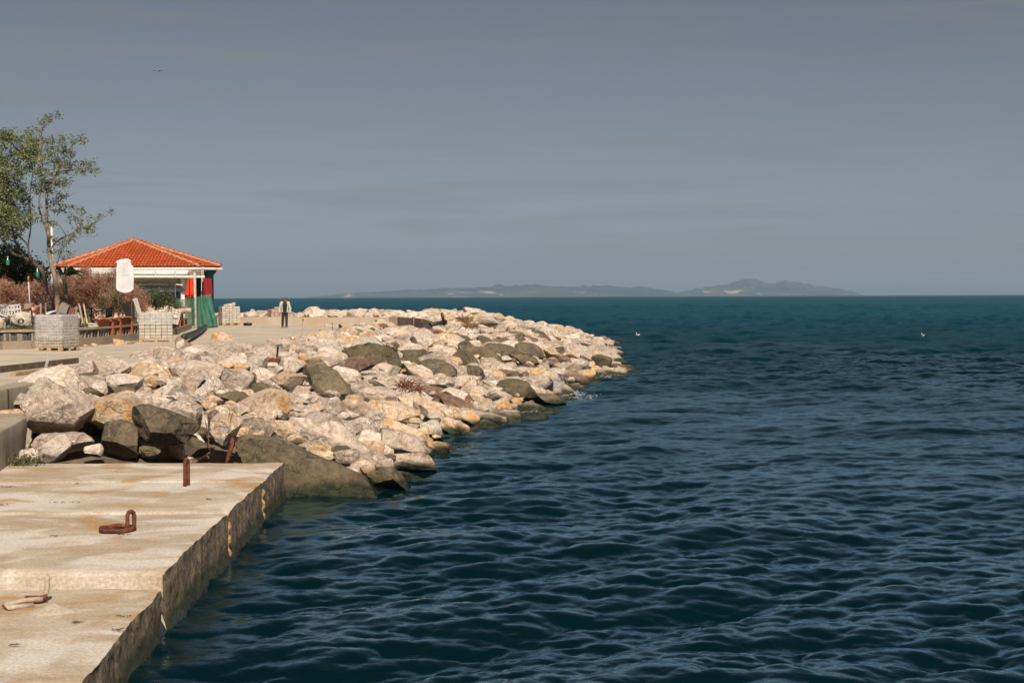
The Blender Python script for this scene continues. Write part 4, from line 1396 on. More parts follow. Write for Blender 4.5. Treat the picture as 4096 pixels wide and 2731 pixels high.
# tight clear tape across its front
g2 = ground(612, 1369)
paver_stack('paver_pallet', g2 + Vector((0.0, 0.5, 0)), R(13), (1.30, 1.05, 1.18), (6, 5, 8), 'pale', 'film-wrapped pallet of pale blocks in front of the brick piers', film=(0.55, 1.0))
g3 = ground(911, 1301)
paver_stack('paver_pallet', g3 + Vector((0.0, 0.5, 0)), R(25), (1.16, 1.05, 1.20), (5, 4, 7), 'pale', 'pallet of white blocks with broken stones on top beside the netting', film=None)
g4 = ground(1098, 1295)
paver_stack('paver_pallet', g4 + Vector((0.15, 0.5, 0)), R(24), (1.15, 1.0, 0.98), (5, 4, 9), 'pink', 'pallet of pinkish blocks against the parapet behind the person', film=None, jit=0.014)
for i, (dx, r_) in enumerate(((-.30, .07), (-.16, .09), (-.02, .10), (.12, .10), (.27, .14))):
    v, f = rock_verts(3, (r_, r_ * .9, r_ * 1.05), 300 + i, 0.2, planes=9)
    c = g3 + Vector((dx * .9, 0.5 + dx * .42, 1.20 + r_ * .85))
    tag(link('broken_stone', raw_mesh('broken_stone', v, f, [RM['C']], True, 0.5, sharp=35), None, c), '%s broken white stone from the left on the far pallet' % ('first', 'second', 'third', 'fourth', 'fifth')[i], 'stone', 'stones on the far pallet')
v, f = rock_verts(3, (0.19, .12, .075), 340, 0.1, planes=8)
tag(link('loose_block', raw_mesh('loose_block', v, f, [BLK['pink']], True, 0.5, sharp=35), None, g4 + Vector((0.1, 0.4, 1.05))), 'loose pink block lying on top of the pinkish pallet', 'block')

# ================================================================== GARDEN WALL
GZ = PROM + 0.42      # garden level
wp = [ground(-260, 1424), ground(-120, 1413), ground(0, 1400), ground(120, 1397), ground(315, 1388), ground(410, 1379), ground(500, 1369), ground(600, 1357), ground(680, 1344), ground(726, 1331), ground(763, 1318), ground(772, 1312)]
WP = [Vector((p.x, p.y)) for p in wp]
def wpath(px):
    """point and direction on the wall's face line seen at photo column px"""
    for a, b in zip(WP, WP[1:]):
        pa, pb = proj((a.x, a.y, PROM))[0], proj((b.x, b.y, PROM))[0]
        if pa <= px <= pb:
            lo, hi = 0.0, 1.0
            for _ in range(30):
                mid = (lo + hi) / 2
                q = a.lerp(b, mid)
                if proj((q.x, q.y, PROM))[0] < px: lo = mid
                else: hi = mid
            d = (b - a).normalized()
            return a.lerp(b, lo), d, Vector((-d.y, d.x))
    d = (WP[-1] - WP[-2]).normalized()
    return WP[-1], d, Vector((-d.y, d.x))
gw = empty('garden_wall', (WP[4].x, WP[4].y, PROM), 'low garden wall with orange brick piers and dark stone infill on a kerb', 'wall')
def run_px(a, b, n_, inset):
    out = []
    for i in range(n_ + 1):
        p, d, nrm = wpath(lerp(a, b, i / n_))
        q = p + nrm * inset
        out.append((q.x, q.y))
    return out
STONE = plain('dark_wall_stone', (0.15, 0.135, 0.115), (0.09, 0.085, 0.075), scale=4, bump=0.6, dirt=(0.30, 0.25, 0.20))
COPE = plain('coping_stone', (0.42, 0.33, 0.23), (0.34, 0.26, 0.18), scale=3, bump=0.3)
BRICK = plain('orange_brick', (0.46, 0.115, 0.040), (0.38, 0.085, 0.032), scale=7, bump=0.4, dirt=(0.30, 0.085, 0.04))
BRCAP = plain('terracotta_cap', (0.50, 0.225, 0.125), (0.44, 0.17, 0.085), scale=4, bump=0.3)
kr = run_px(-200, 768, 60, 0.0)
for k in range(0, 60, 6):
    seg = kr[k:k + 7]
    wall_run(seg, PROM - 0.05, PROM + 0.30 + 0.003 * ((k // 6) % 2), 0.42, 'kerb', KERBC, gw)
wall_run(run_px(-200, 764, 60, 0.20), PROM + 0.25, PROM + 0.60, 0.25, 'infill', STONE, gw)
cr_ = run_px(-200, 764, 60, 0.10)
for k in range(0, 60, 5):
    wall_run(cr_[k:k + 6], PROM + 0.60 + 0.002 * ((k // 5) % 2), PROM + 0.675 + 0.003 * ((k // 5) % 2), 0.36, 'coping', COPE, gw)
# upright stones of the infill
wr = random.Random(4)
BAL = [plain('baluster_' + n_, a, b, scale=5, bump=0.5) for n_, a, b in (('grey', (0.30, 0.26, 0.21), (0.20, 0.17, 0.14)), ('dark', (0.10, 0.10, 0.09), (0.06, 0.06, 0.055)), ('white', (0.44, 0.39, 0.33), (0.33, 0.28, 0.23)))]
px = -30.0
while px < 755:
    p, d, nrm = wpath(px)
    w_ = wr.uniform(0.07, 0.13)
    hh = wr.uniform(0.12, 0.30)
    q = p + nrm * (0.185 - wr.random() * .02)
    rot = Matrix.Rotation(math.atan2(d.y, d.x), 3, 'Z')
    MB().box((q.x, q.y, PROM + 0.30 + hh / 2), (w_, 0.06, hh), rot, bev=0.012).build('upright_stone', wr.choice((BAL[0], BAL[0], BAL[1], BAL[2])), gw)
    px += wr.uniform(9, 15) * 50 / max(45, p.y)
BME = [MB().box((0, 0, 0), (0.235, 0.115, 0.055), bev=0.008).mesh('brick', BRICK, rnd=r_) for r_ in (0, .25, .5, .75, 1)]
BHE = [MB().box((0, 0, 0), (0.13, 0.15, 0.052), bev=0.012).mesh('brick', BRICK, rnd=r_) for r_ in (0, .25, .5, .75, 1)]
BJOINT = plain('brick_joint', (0.16, 0.085, 0.055), (0.11, 0.06, 0.04), scale=9)
def pier(px, z0, z1):
    p, d, nrm = wpath(px)
    q = p + nrm * 0.12
    n_ = int((z1 - z0) / 0.063)
    rot = math.atan2(d.y, d.x)
    MB().box((q.x, q.y, (z0 + z1) / 2), (0.10, 0.12, z1 - z0 - 0.01), Matrix.Rotation(rot, 3, 'Z')).build('pier_core', BJOINT, gw)
    for i in range(n_):
        o = link('brick', wr.choice(BHE), gw)
        o.location = Vector((q.x, q.y, z0 + (i + .5) * 0.063)) - Vector(gw.location)
        o.rotation_euler = (0, 0, rot + wr.uniform(-.06, .06))
def brick_panel(pa, pb, z0, nrow, cap=True, inset=0.22):
    a, d, nrm = wpath(pa)
    b = wpath(pb)[0]
    a, b = a + nrm * inset, b + nrm * inset
    L_ = (b - a).length
    d = (b - a).normalized()
    rot = math.atan2(d.y, d.x)
    c = (a + b) / 2
    h = nrow * 0.063
    MB().box((c.x, c.y, z0 + h / 2), (L_ - 0.02, 0.09, h - 0.01), Matrix.Rotation(rot, 3, 'Z')).build('panel_core', BJOINT, gw)
    for r_ in range(nrow):
        x = 0.12 if r_ % 2 == 0 else 0.0
        while x < L_ + 0.02:
            if 0.05 < x < L_ - 0.05:
                q = a + d * x
                o = link('brick', wr.choice(BME), gw)
                o.location = Vector((q.x, q.y, z0 + (r_ + .5) * 0.063)) - Vector(gw.location)
                o.rotation_euler = (0, 0, rot + wr.uniform(-.02, .02))
            x += 0.245
    if cap:
        m = MB()
        n_ = 8
        for i in range(n_):
            pass
        m.grid(lambda u, w: (lambda q, s_: (q.x + nrm.x * s_, q.y + nrm.y * s_, z0 + h + 0.012 + 0.05 * math.sin(PI * min(1, max(0, w))) ** .5 + 0.015 * math.sin(u * 5)))(a.lerp(b, u) - d * 0.02, (w - .5) * 0.3), 8, 6)
        m.build('panel_cap', BRCAP, gw, smooth=True, solid=0.03)
for px in (461, 492, 537): pier(px, PROM + 0.30, PROM + 0.86)
for px in (689, 728, 744): pier(px, PROM + 0.30, PROM + 0.66)
brick_panel(408, 458, PROM + 0.68, 4)
brick_panel(466, 490, PROM + 0.68, 4)
brick_panel(500, 541, PROM + 0.70, 4)
brick_panel(707, 747, PROM + 0.68, 4)
# garden soil
m = MB()
def gpt(u, w):
    y = lerp(40, 88, w)
    xs_ = [q for q in run_px(-200, 764, 60, 0.5)]
    return (0, 0, 0)
inner = run_px(-200, 764, 40, 0.45)
vs, fs = [], []
NGc = 26
for i, (x, y) in enumerate(inner):
    for k in range(NGc + 1):
        xx_ = lerp(x, -62, (k / NGc) ** 1.5)
        yy_ = y + (k / NGc) * 1.0
        vs.append((xx_, yy_, GZ + 0.10 + 0.10 * fnoise(xx_ * .5, yy_ * .5, 2.0) + 0.25 * smooth01(0, 4, x - xx_) * (0.6 + 0.4 * fnoise(xx_ * .3, yy_ * .3, 9.0))))
for i in range(len(inner) - 1):
    for k in range(NGc):
        a = i * (NGc + 1) + k
        fs.append((a, a + 1, a + NGc + 2, a + NGc + 1))
m.add(vs, fs)
soil = m.build('garden_ground', plain('garden_soil', (0.20, 0.15, 0.085), (0.10, 0.105, 0.04), scale=1.4, dirt=(0.30, 0.23, 0.14)), None, smooth=True, origin=Vector((-20, 60, 0)))
tag(soil, kind='structure')
def gz(x, y):
    return GZ + 0.22

# ================================================================== TREES AND SHRUBS
def leaf_mat(name, a, b, c, trans=0.25):
    t = NT(name)
    at = t.n('Attribute', attribute_name='rnd')
    cc = t.mix(t.ramp(at.outputs['Fac'], 0.0, 0.55), a, b)
    cc = t.mix(t.ramp(at.outputs['Fac'], 0.6, 1.0), cc, c)
    t.set(cc, 0.6)
    tl = t.n('BsdfTranslucent')
    t.l(cc, tl.inputs[0])
    ms = t.n('MixShader')
    ms.inputs[0].default_value = trans
    t.l(t.p.outputs[0], ms.inputs[1])
    t.l(tl.outputs[0], ms.inputs[2])
    t.l(ms.outputs[0], t.out.inputs['Surface'])
    return t.m
LEAF = leaf_mat('young_leaf', (0.070, 0.100, 0.030), (0.150, 0.180, 0.065), (0.37, 0.36, 0.19))
DLEAF = leaf_mat('dark_evergreen_leaf', (0.016, 0.028, 0.010), (0.034, 0.052, 0.017), (0.085, 0.095, 0.035), 0.15)
TAMA = leaf_mat('rusty_tamarisk', (0.33, 0.150, 0.100), (0.47, 0.240, 0.170), (0.58, 0.36, 0.28), 0.3)
TAMD = leaf_mat('brown_tamarisk', (0.25, 0.125, 0.065), (0.43, 0.220, 0.140), (0.56, 0.34, 0.235), 0.25)
GLEAF = leaf_mat('green_shrub_leaf', (0.045, 0.070, 0.020), (0.085, 0.110, 0.035), (0.19, 0.19, 0.085), 0.2)
GRASS = leaf_mat('grass_blade', (0.085, 0.105, 0.030), (0.15, 0.155, 0.055), (0.27, 0.225, 0.11), 0.2)
BARK = plain('grey_bark', (0.26, 0.20, 0.15), (0.165, 0.125, 0.095), scale=7, bump=0.6, grain=25)
DBARK = plain('dark_bark', (0.11, 0.085, 0.065), (0.07, 0.055, 0.045), scale=7, bump=0.6)
def leaves(centers, size, rs, aspect=0.5, up=0.0, rnd_shift=None):
    """one quad leaf at every centre"""
    n = len(centers)
    d = rs.normal(size=(n, 3))
    d[:, 2] = d[:, 2] * (1 - up) + up * 2.0
    d /= np.linalg.norm(d, axis=1)[:, None]
    e = rs.normal(size=(n, 3))
    e -= (e * d).sum(1)[:, None] * d
    e /= np.linalg.norm(e, axis=1)[:, None]
    s = size * rs.uniform(0.6, 1.35, n)[:, None]
    c = np.asarray(centers)
    a = d * s * 0.5
    b = e * s * 0.5 * aspect
    v = np.stack([c - a, c + b * 1.0 - a * 0.1, c + a, c - b * 1.0 - a * 0.1], 1).reshape(-1, 3)
    f = np.arange(n * 4).reshape(-1, 4)
    rn = rs.uniform(0, 1, n)
    if rnd_shift is not None: rn = np.clip(rn * 0.7 + rnd_shift, 0, 1)
    return v, f, np.repeat(rn, 4)
def tree(name, base, limbs, clusters, leafmat, barkmat, label, cat, leaf, density, seed, depth=1.3, group=None, aspect=0.5):
    """limbs: list of (points, r0, r1); clusters: (centre, radius)"""
    rs = np.random.RandomState(seed)
    e = empty(name, base, label, cat, group)
    m = MB()
    nodes = []
    for pts_, r0, r1 in limbs:
        # gentle spline through the surveyed points
        pp = []
        for i in range(len(pts_) - 1):
            for k in range(4):
                t_ = k / 4
                p0, p1, p2, p3 = pts_[max(i - 1, 0)], pts_[i], pts_[i + 1], pts_[min(i + 2, len(pts_) - 1)]
                pp.append(0.5 * ((2 * p1) + (p2 - p0) * t_ + (2 * p0 - 5 * p1 + 4 * p2 - p3) * t_ * t_ + (-p0 + 3 * p1 - 3 * p2 + p3) * t_ ** 3))
        pp.append(pts_[-1])
        rad = [lerp(r0, r1, i / (len(pp) - 1)) * (1 + 0.1 * math.sin(i * 2.3)) for i in range(len(pp))]
        m.tube(pp, rad, 8)
        nodes += [(p, r_) for p, r_ in zip(pp, rad)]
    V_, F_, R_ = [], [], []
    nb_ = 0
    for c, r_ in clusters:
        best = min(nodes, key=lambda q: (q[0] - c).length + (1.5 if q[0].z > c.z + 0.2 else 0))
        a = best[0]
        mid = a.lerp(c, 0.5) + Vector(rs.normal(size=3) * 0.10 * (c - a).length) + Vector((0, 0, 0.10 * (c - a).length))
        pts_ = [a, a.lerp(mid, .55), mid, mid.lerp(c, .5), c]
        r0 = min(best[1] * .6, 0.012 + 0.012 * (c - a).length)
        m.tube(pts_, [r0, r0 * .8, r0 * .6, r0 * .45, 0.006], 5)
        for k in range(max(3, int(r_ * 12))):
            dv = Vector(rs.normal(size=3)).normalized() * r_ * rs.uniform(.6, 1.15)
            m.tube([mid.lerp(c, rs.uniform(.2, 1)), c + dv * .5, c + dv], [0.007, 0.005, 0.003], 4)
        n_ = max(6, int(density * r_ ** 2))
        cen = rs.normal(size=(n_, 3)) * np.array([r_, r_ * depth, r_ * .85]) * 0.41 + np.array(c)
        # leaves sit in small sprays
        cen = np.repeat(cen, 4, 0) + rs.normal(size=(n_ * 4, 3)) * leaf * 0.75
        v, f, rn = leaves(cen, leaf, rs, aspect, rnd_shift=rs.uniform(0.0, 0.3))
        V_.append(v); F_.append(f + nb_); R_.append(rn)
        nb_ += len(v)
    m.build('trunk', barkmat, e, smooth=True)
    v = np.concatenate(V_) - np.array(base)
    link('crown', raw_mesh('crown', v, np.concatenate(F_), [leafmat], False, np.concatenate(R_)), e)
    return e
ts = random.Random(12)
def zc(lst, Y, spread):
    """crown clumps surveyed on the photo: zoomed x, y, radius"""
    out = []
    for x, y, r_ in lst:
        YY = Y + ts.uniform(-spread, spread)
        out.append((D(x / 3.136, 420 + y / 3.136, YY), r_ / 3.136 * YY / F * 1.05))
    return out
YA = 55.0
P = lambda lst, Y: [D(x, y, Y + 0.25 * math.sin(i * 2.1)) for i, (x, y) in enumerate(lst)]
cA = zc([(730, 120, 45), (590, 190, 60), (510, 230, 45), (480, 330, 40), (620, 150, 25), (540, 270, 30), (380, 320, 25), (330, 345, 15), (460, 450, 90), (620, 440, 65), (780, 425, 65), (930, 440, 50), (1035, 440, 55), (1020, 390, 22),
         (640, 540, 90), (800, 570, 90), (900, 590, 45), (915, 635, 25), (560, 680, 100), (720, 700, 85), (840, 730, 55), (990, 735, 40), (1045, 735, 25), (1130, 725, 40), (1195, 725, 22), (1140, 805, 60), (1210, 822, 18), (1035, 820, 45), (1040, 855, 25), (880, 770, 50),
         (945, 850, 18), (480, 850, 80), (600, 850, 70), (720, 800, 65), (830, 840, 50), (520, 930, 70), (600, 980, 80), (720, 970, 75), (820, 965, 60), (870, 940, 28), (580, 1050, 70), (635, 1090, 40), (480, 1090, 55), (790, 1140, 45), (745, 1145, 25),
         (700, 1090, 22), (650, 1220, 45), (700, 1200, 40), (730, 1340, 38), (790, 1320, 30), (765, 1265, 20), (820, 1250, 18), (910, 1285, 28), (960, 1330, 28), (1055, 1350, 38), (1030, 1310, 25), (920, 1390, 22), (880, 1445, 30), (1000, 1450, 38), (1015, 1495, 25), (1250, 1400, 38),
         (1110, 1430, 18), (1180, 1475, 26), (1140, 1520, 32), (1000, 1545, 30), (580, 1390, 45), (460, 1430, 50), (640, 1485, 45), (700, 1490, 30), (1385, 1350, 14), (1090, 1555, 35), (830, 1355, 25), (540, 1290, 30)], YA, 1.0)
cA += [(D(x, y, YA + ts.uniform(-1, 1)), r_ * YA / F) for x, y, r_ in ((350, 918, 16), (372, 924, 12), (285, 945, 20), (262, 962, 14), (250, 985, 16), (278, 1020, 14), (240, 1005, 16), (215, 960, 16), (258, 1035, 10), (312, 928, 14), (205, 1010, 18))]
tree('locust_tree', D(230, 1248, YA) - Vector((0, 0, 0.3)),
     [(P([(230, 1262), (228, 1190), (222, 1120), (206, 1060), (196, 990), (194, 940), (187, 890), (188, 835), (186, 787), (194, 739), (223, 700), (250, 650), (270, 611), (287, 592)], YA), 0.105, 0.012),
      (P([(194, 940), (170, 880), (157, 834), (157, 796), (166, 732), (160, 660), (159, 598), (166, 541), (172, 506), (191, 480)], YA), 0.045, 0.009),
      (P([(187, 845), (223, 812), (261, 790), (303, 771)], YA), 0.035, 0.008),
      (P([(200, 1000), (225, 968), (265, 943), (315, 917), (348, 910), (395, 880), (442, 850)], YA), 0.045, 0.006),
      (P([(194, 740), (240, 690), (290, 680), (340, 677)], YA), 0.03, 0.008),
      (P([(215, 1090), (236, 1030), (258, 985), (310, 950), (420, 945)], YA), 0.028, 0.005)],
     cA, LEAF, BARK, 'tall thin tree with sparse young leaves standing nearest the hut', 'tree', 0.10, 560, 41)
YB = 58.0
cB = zc([(100, 400, 110), (10, 390, 100), (240, 430, 85), (400, 560, 140), (250, 590, 100), (60, 540, 60), (400, 700, 100), (300, 650, 80), (60, 720, 100), (200, 740, 70), (90, 800, 90), (250, 830, 80), (340, 800, 60), (50, 900, 100), (200, 910, 80), (-80, 700, 140), (-80, 900, 140), (-100, 480, 130),
         (80, 1050, 115), (240, 1020, 90), (430, 1010, 55), (60, 1170, 110), (230, 1140, 75), (310, 1200, 80), (370, 1330, 65), (200, 1330, 95), (60, 1300, 115), (-80, 1150, 150), (50, 1420, 120), (200, 1480, 90), (380, 1420, 55), (330, 1500, 60), (150, 620, 60), (370, 430, 60), (460, 590, 60), (150, 1240, 70), (20, 1500, 120), (130, 1400, 90), (280, 1420, 70), (-60, 1350, 140), (90, 1560, 100), (240, 1560, 70), (20, 1620, 110), (180, 1640, 70), (60, 980, 80), (300, 1100, 55), (150, 1100, 70)], YB, 1.4)
tree('leaning_tree', D(196, 1230, YB) - Vector((0, 0, 0.35)),
     [(P([(200, 1240), (185, 1165), (172, 1090), (135, 1052), (95, 1030), (52, 1014), (10, 960), (-40, 900)], YB), 0.12, 0.03),
      (P([(172, 1090), (140, 1060), (122, 1035), (113, 980), (123, 910), (120, 830), (121, 771), (131, 675), (112, 640)], YB), 0.05, 0.012),
      (P([(95, 1030), (60, 960), (45, 880), (40, 780), (30, 650)], YB), 0.045, 0.012),
      (P([(131, 680), (90, 620), (40, 570), (0, 540)], YB), 0.035, 0.01),
      (P([(113, 980), (60, 930), (10, 905), (-30, 880)], YB), 0.04, 0.01)],
     cB, LEAF, DBARK, 'bushy tree leaning to the left behind the thin tree', 'tree', 0.105, 640, 42)
# dark evergreen low at the left
cD = []
for k in range(34):
    x, y = ts.uniform(-90, 150), ts.uniform(1000, 1160)
    if x > 110 and y < 1040: continue
    cD.append((D(x, y, 62 + ts.uniform(-1.2, 1.2)), ts.uniform(0.35, 0.6)))
tree('evergreen_tree', D(30, 1230, 62) - Vector((0, 0, 0.35)), [(P([(30, 1240), (34, 1160), (28, 1080), (36, 1010)], 62), 0.16, 0.05), (P([(32, 1150), (80, 1090), (110, 1050)], 62), 0.08, 0.03), (P([(32, 1140), (-20, 1090), (-50, 1040)], 62), 0.08, 0.03)],
     cD, DLEAF, DBARK, 'dense dark evergreen low at the left edge behind the trees', 'tree', 0.13, 520, 43, aspect=0.6)
# tamarisks gone rusty brown
def tamarisk(px0, px1, pyt, pyb, Y, mat, label, seed, n=26):
    rs = random.Random(seed)
    base = D((px0 + px1) / 2, pyb, Y)
    base.z = GZ + 0.05
    limbs, cl = [], []
    for k in range(6):
        top = D(lerp(px0, px1, (k + .5) / 6 + rs.uniform(-.05, .05)), lerp(pyt, pyb, rs.uniform(0.0, .3)), Y + rs.uniform(-.6, .6))
        limbs.append(([base, base.lerp(top, .35) + Vector((0, 0, .15)), base.lerp(top, .7), top], 0.022, 0.006))
    for k in range(n):
        u, w = rs.random(), rs.random()
        topy = pyt + (pyb - pyt) * 0.35 * abs(2 * u - 1) ** 1.5 * rs.uniform(.6, 1.2)
        cl.append((D(lerp(px0, px1, u), lerp(topy, pyb + 22, w), Y + rs.uniform(-.8, .8)), rs.uniform(0.18, 0.36)))
    return tree('tamarisk_shrub', base, limbs, cl, mat, DBARK, label, 'shrub', 0.095, 1150, seed, group='rusty tamarisk shrubs in the garden', aspect=0.22)
tamarisk(-40, 110, 1130, 1232, 57.5, TAMA, 'pinkish brown tamarisk shrub at the far left edge', 61, 36)
tamarisk(95, 225, 1125, 1240, 59.0, TAMA, 'rusty tamarisk shrub around the foot of the leaning tree', 62, 36)
tamarisk(222, 340, 1090, 1225, 62.5, TAMD, 'brown tamarisk shrub between thin tree and sign', 63, 40)
tamarisk(315, 420, 1068, 1225, 63.5, TAMD, 'tall brown tamarisk shrub directly left of the white sign', 64, 42)
tamarisk(395, 500, 1062, 1235, 65.5, TAMD, 'reddish tamarisk shrub behind the white sign', 65, 44)
tamarisk(470, 580, 1148, 1240, 63.0, TAMD, 'low brown tamarisk shrub right below the white sign', 66, 30)
# green shrub under the awning
base = D(650, 1240, 72.0); base.z = GZ
cg = [(D(ts.uniform(560, 716), ts.uniform(1166, 1225), 72 + ts.uniform(-.7, .7)), ts.uniform(.16, .34)) for _ in range(40)]
tree('green_shrub', base, [([base, D(610, 1200, 72), D(580, 1180, 72)], .03, .01), ([base, D(655, 1200, 72), D(660, 1170, 72)], .03, .01), ([base, D(690, 1205, 72), D(708, 1185, 72)], .03, .01)],
     cg, GLEAF, DBARK, 'leafy green shrub growing in front of the hut window', 'shrub', 0.085, 480, 47)
base = D(520, 1230, 64.5); base.z = GZ
cg = [(D(ts.uniform(395, 480), ts.uniform(1175, 1232), 61.5 + ts.uniform(-.5, .5)), ts.uniform(.14, .26)) for _ in range(14)]
base = D(440, 1240, 61.5); base.z = GZ
tree('green_shrub', base, [([base, D(430, 1210, 61.5), D(420, 1185, 61.5)], .02, .008), ([base, D(450, 1210, 61.5), D(460, 1190, 61.5)], .02, .008)],
     cg, GLEAF, DBARK, 'small green bush among tamarisks behind the dark plastic chairs', 'shrub', 0.08, 420, 48)
# palm fronds beside the thin tree
pb2 = D(262, 1150, 60.5)
pm = empty('young_palm', Vector((pb2.x, pb2.y, GZ)), 'young palm with arching fronds behind the thin tree', 'palm')
MB().tube([Vector((pb2.x, pb2.y, GZ - .1)), pb2 - Vector((0, 0, .3)), D(256, 1100, 60.5)], [0.11, 0.10, 0.08], 10).build('trunk', DBARK, pm, smooth=True)
for k in range(9):
    a = R(-20 + k * 27)
    d = Vector((math.cos(a), 0.5 * math.sin(k * 2.2), 0.0)) if True else None
    o0 = D(256, 1098, 60.5)
    m = MB()
    sp = [o0 + d * (0.85 * t_) + Vector((0, 0, 0.55 * math.sin(t_ * 2.0) * (0.6 + .4 * math.sin(a)) - 0.35 * t_ * t_)) for t_ in (0, .2, .4, .6, .8, 1.0)]
    m.tube(sp, [.014, .012, .01, .008, .006, .003], 5)
    for i in range(40):
        t_ = 0.12 + 0.88 * i / 40
        q = int(t_ * 5 - 1e-6)
        p = sp[q].lerp(sp[min(q + 1, 5)], t_ * 5 - q)
        for sgn in (-1, 1):
            lf = Vector((d.x * .10, sgn * .22 * (1.1 - t_), -.16)) * (1.05 - .4 * t_)
            m.add([p, p + lf * .5 + Vector((.012, 0, .01)), p + lf, p + lf * .5 - Vector((.012, 0, .01))], [(0, 1, 2, 3)])
    m.build('frond', DLEAF if k % 2 else GLEAF, pm, rnd=ts.random())
# grass in the garden
rs = np.random.RandomState(8)
gi = run_px(-160, 700, 300, 0.5)
gx = []
for k in range(5200):
    x, y = gi[rs.randint(0, len(gi))]
    gx.append((x - rs.exponential(1.3) , y + rs.uniform(-.2, .4), 0))
gx = np.array(gx)
gx[:, 2] = [GZ + 0.17 + 0.10 * fnoise(p[0] * .5, p[1] * .5, 2.0) + 0.2 * smooth01(0, 4, 0.5 + rs.exponential(.3)) * .4 for p in gx]
v, f, rn = leaves(gx, 0.26, rs, 0.13, 0.7)
gr = link('garden_grass', raw_mesh('garden_grass', v, f, [GRASS], False, rn))
tag(gr, 'short green grass growing along the inside of the garden wall', 'grass', kind='stuff')
# ================================================================== SIGN
BLACKP = plain('black_plastic', (0.02, 0.02, 0.02), (0.03, 0.03, 0.028), rough=0.45)
SIGNW = plain('sign_white', (0.70, 0.69, 0.70), (0.69, 0.68, 0.69), rough=0.45, scale=2, bump=0.0, grain=2)
SY = 59.0
def sg(x, y): return D(450 + x / 9.8, 1020 + y / 9.8, SY)
sb = D(500, 1268, SY); sb.z = GZ
sign = empty('white_sign', sb, 'white rounded sign board with faint palm emblem on two thin posts', 'sign')
outl = [(152, 490), (186, 440), (190, 330), (142, 268), (250, 190), (350, 163), (460, 158), (540, 143), (620, 153), (690, 188), (736, 240), (722, 272), (690, 262), (715, 310), (742, 392), (792, 424), (826, 490), (832, 900), (826, 1342), (785, 1358), (780, 1400), (650, 1457), (490, 1482), (330, 1450), (195, 1392), (182, 1345), (150, 1330)]
pl = [sg(*q) for q in outl]
MB().prism([(p.x, p.z) for p in pl], SY - 0.02, SY + 0.02).build('board', SIGNW, sign)
LOGO = plain('sign_grey_print', (0.565, 0.555, 0.56), (0.55, 0.54, 0.545), rough=0.5, bump=0.0)
def flat(poly, name='emblem', y=SY - 0.0225):
    pp = [sg(*q) for q in poly]
    m = MB().add([(p.x, y, p.z) for p in pp], [tuple(range(len(pp)))])
    return m
m = flat([(405, 640), (430, 560), (445, 450), (470, 360), (490, 365), (468, 460), (458, 560), (462, 640)])
for fr_ in ([(495, 350), (420, 270), (330, 240), (380, 262), (440, 300)], [(490, 355), (420, 335), (345, 385), (400, 372), (460, 362)], [(500, 350), (495, 270), (500, 220), (520, 280), (512, 345)],
            [(510, 350), (560, 270), (640, 235), (600, 275), (545, 320)], [(515, 352), (600, 320), (680, 345), (620, 345), (560, 350)], [(510, 360), (560, 380), (600, 440), (585, 500), (560, 440), (530, 400)]):
    pp = [sg(*q) for q in fr_]
    m.add([(p.x, SY - 0.0225, p.z) for p in pp], [tuple(range(len(pp)))])
m.build('emblem', LOGO, sign)
tcu = bpy.data.curves.new('lettering', 'FONT')
tcu.body = 'Alkide'
tcu.shear = 0.35
tcu.size = 0.13
tcu.align_x = 'CENTER'
to = bpy.data.objects.new('tmp_text', tcu)
COL.objects.link(to)
bpy.context.view_layer.update()
tme = bpy.data.meshes.new_from_object(to.evaluated_get(bpy.context.evaluated_depsgraph_get()))
bpy.data.objects.remove(to)
tme.materials.append(LOGO)
set_rnd(tme, 0.5)
lo = link('lettering', tme, sign)
p_ = sg(490, 830)
lo.location = Vector((p_.x, SY - 0.0235, p_.z)) - Vector(sign.location)
lo.rotation_euler = (PI / 2, 0, 0)
for px in (473, 527):
    a = D(px, 1150, SY + 0.045); b = D(px, 1275, SY + 0.045); b.z = GZ - 0.1
    MB().bar(b, a, 0.045, 0.045).build('post', plain('brown_post', (0.13, 0.065, 0.04), (0.09, 0.045, 0.03)), sign)

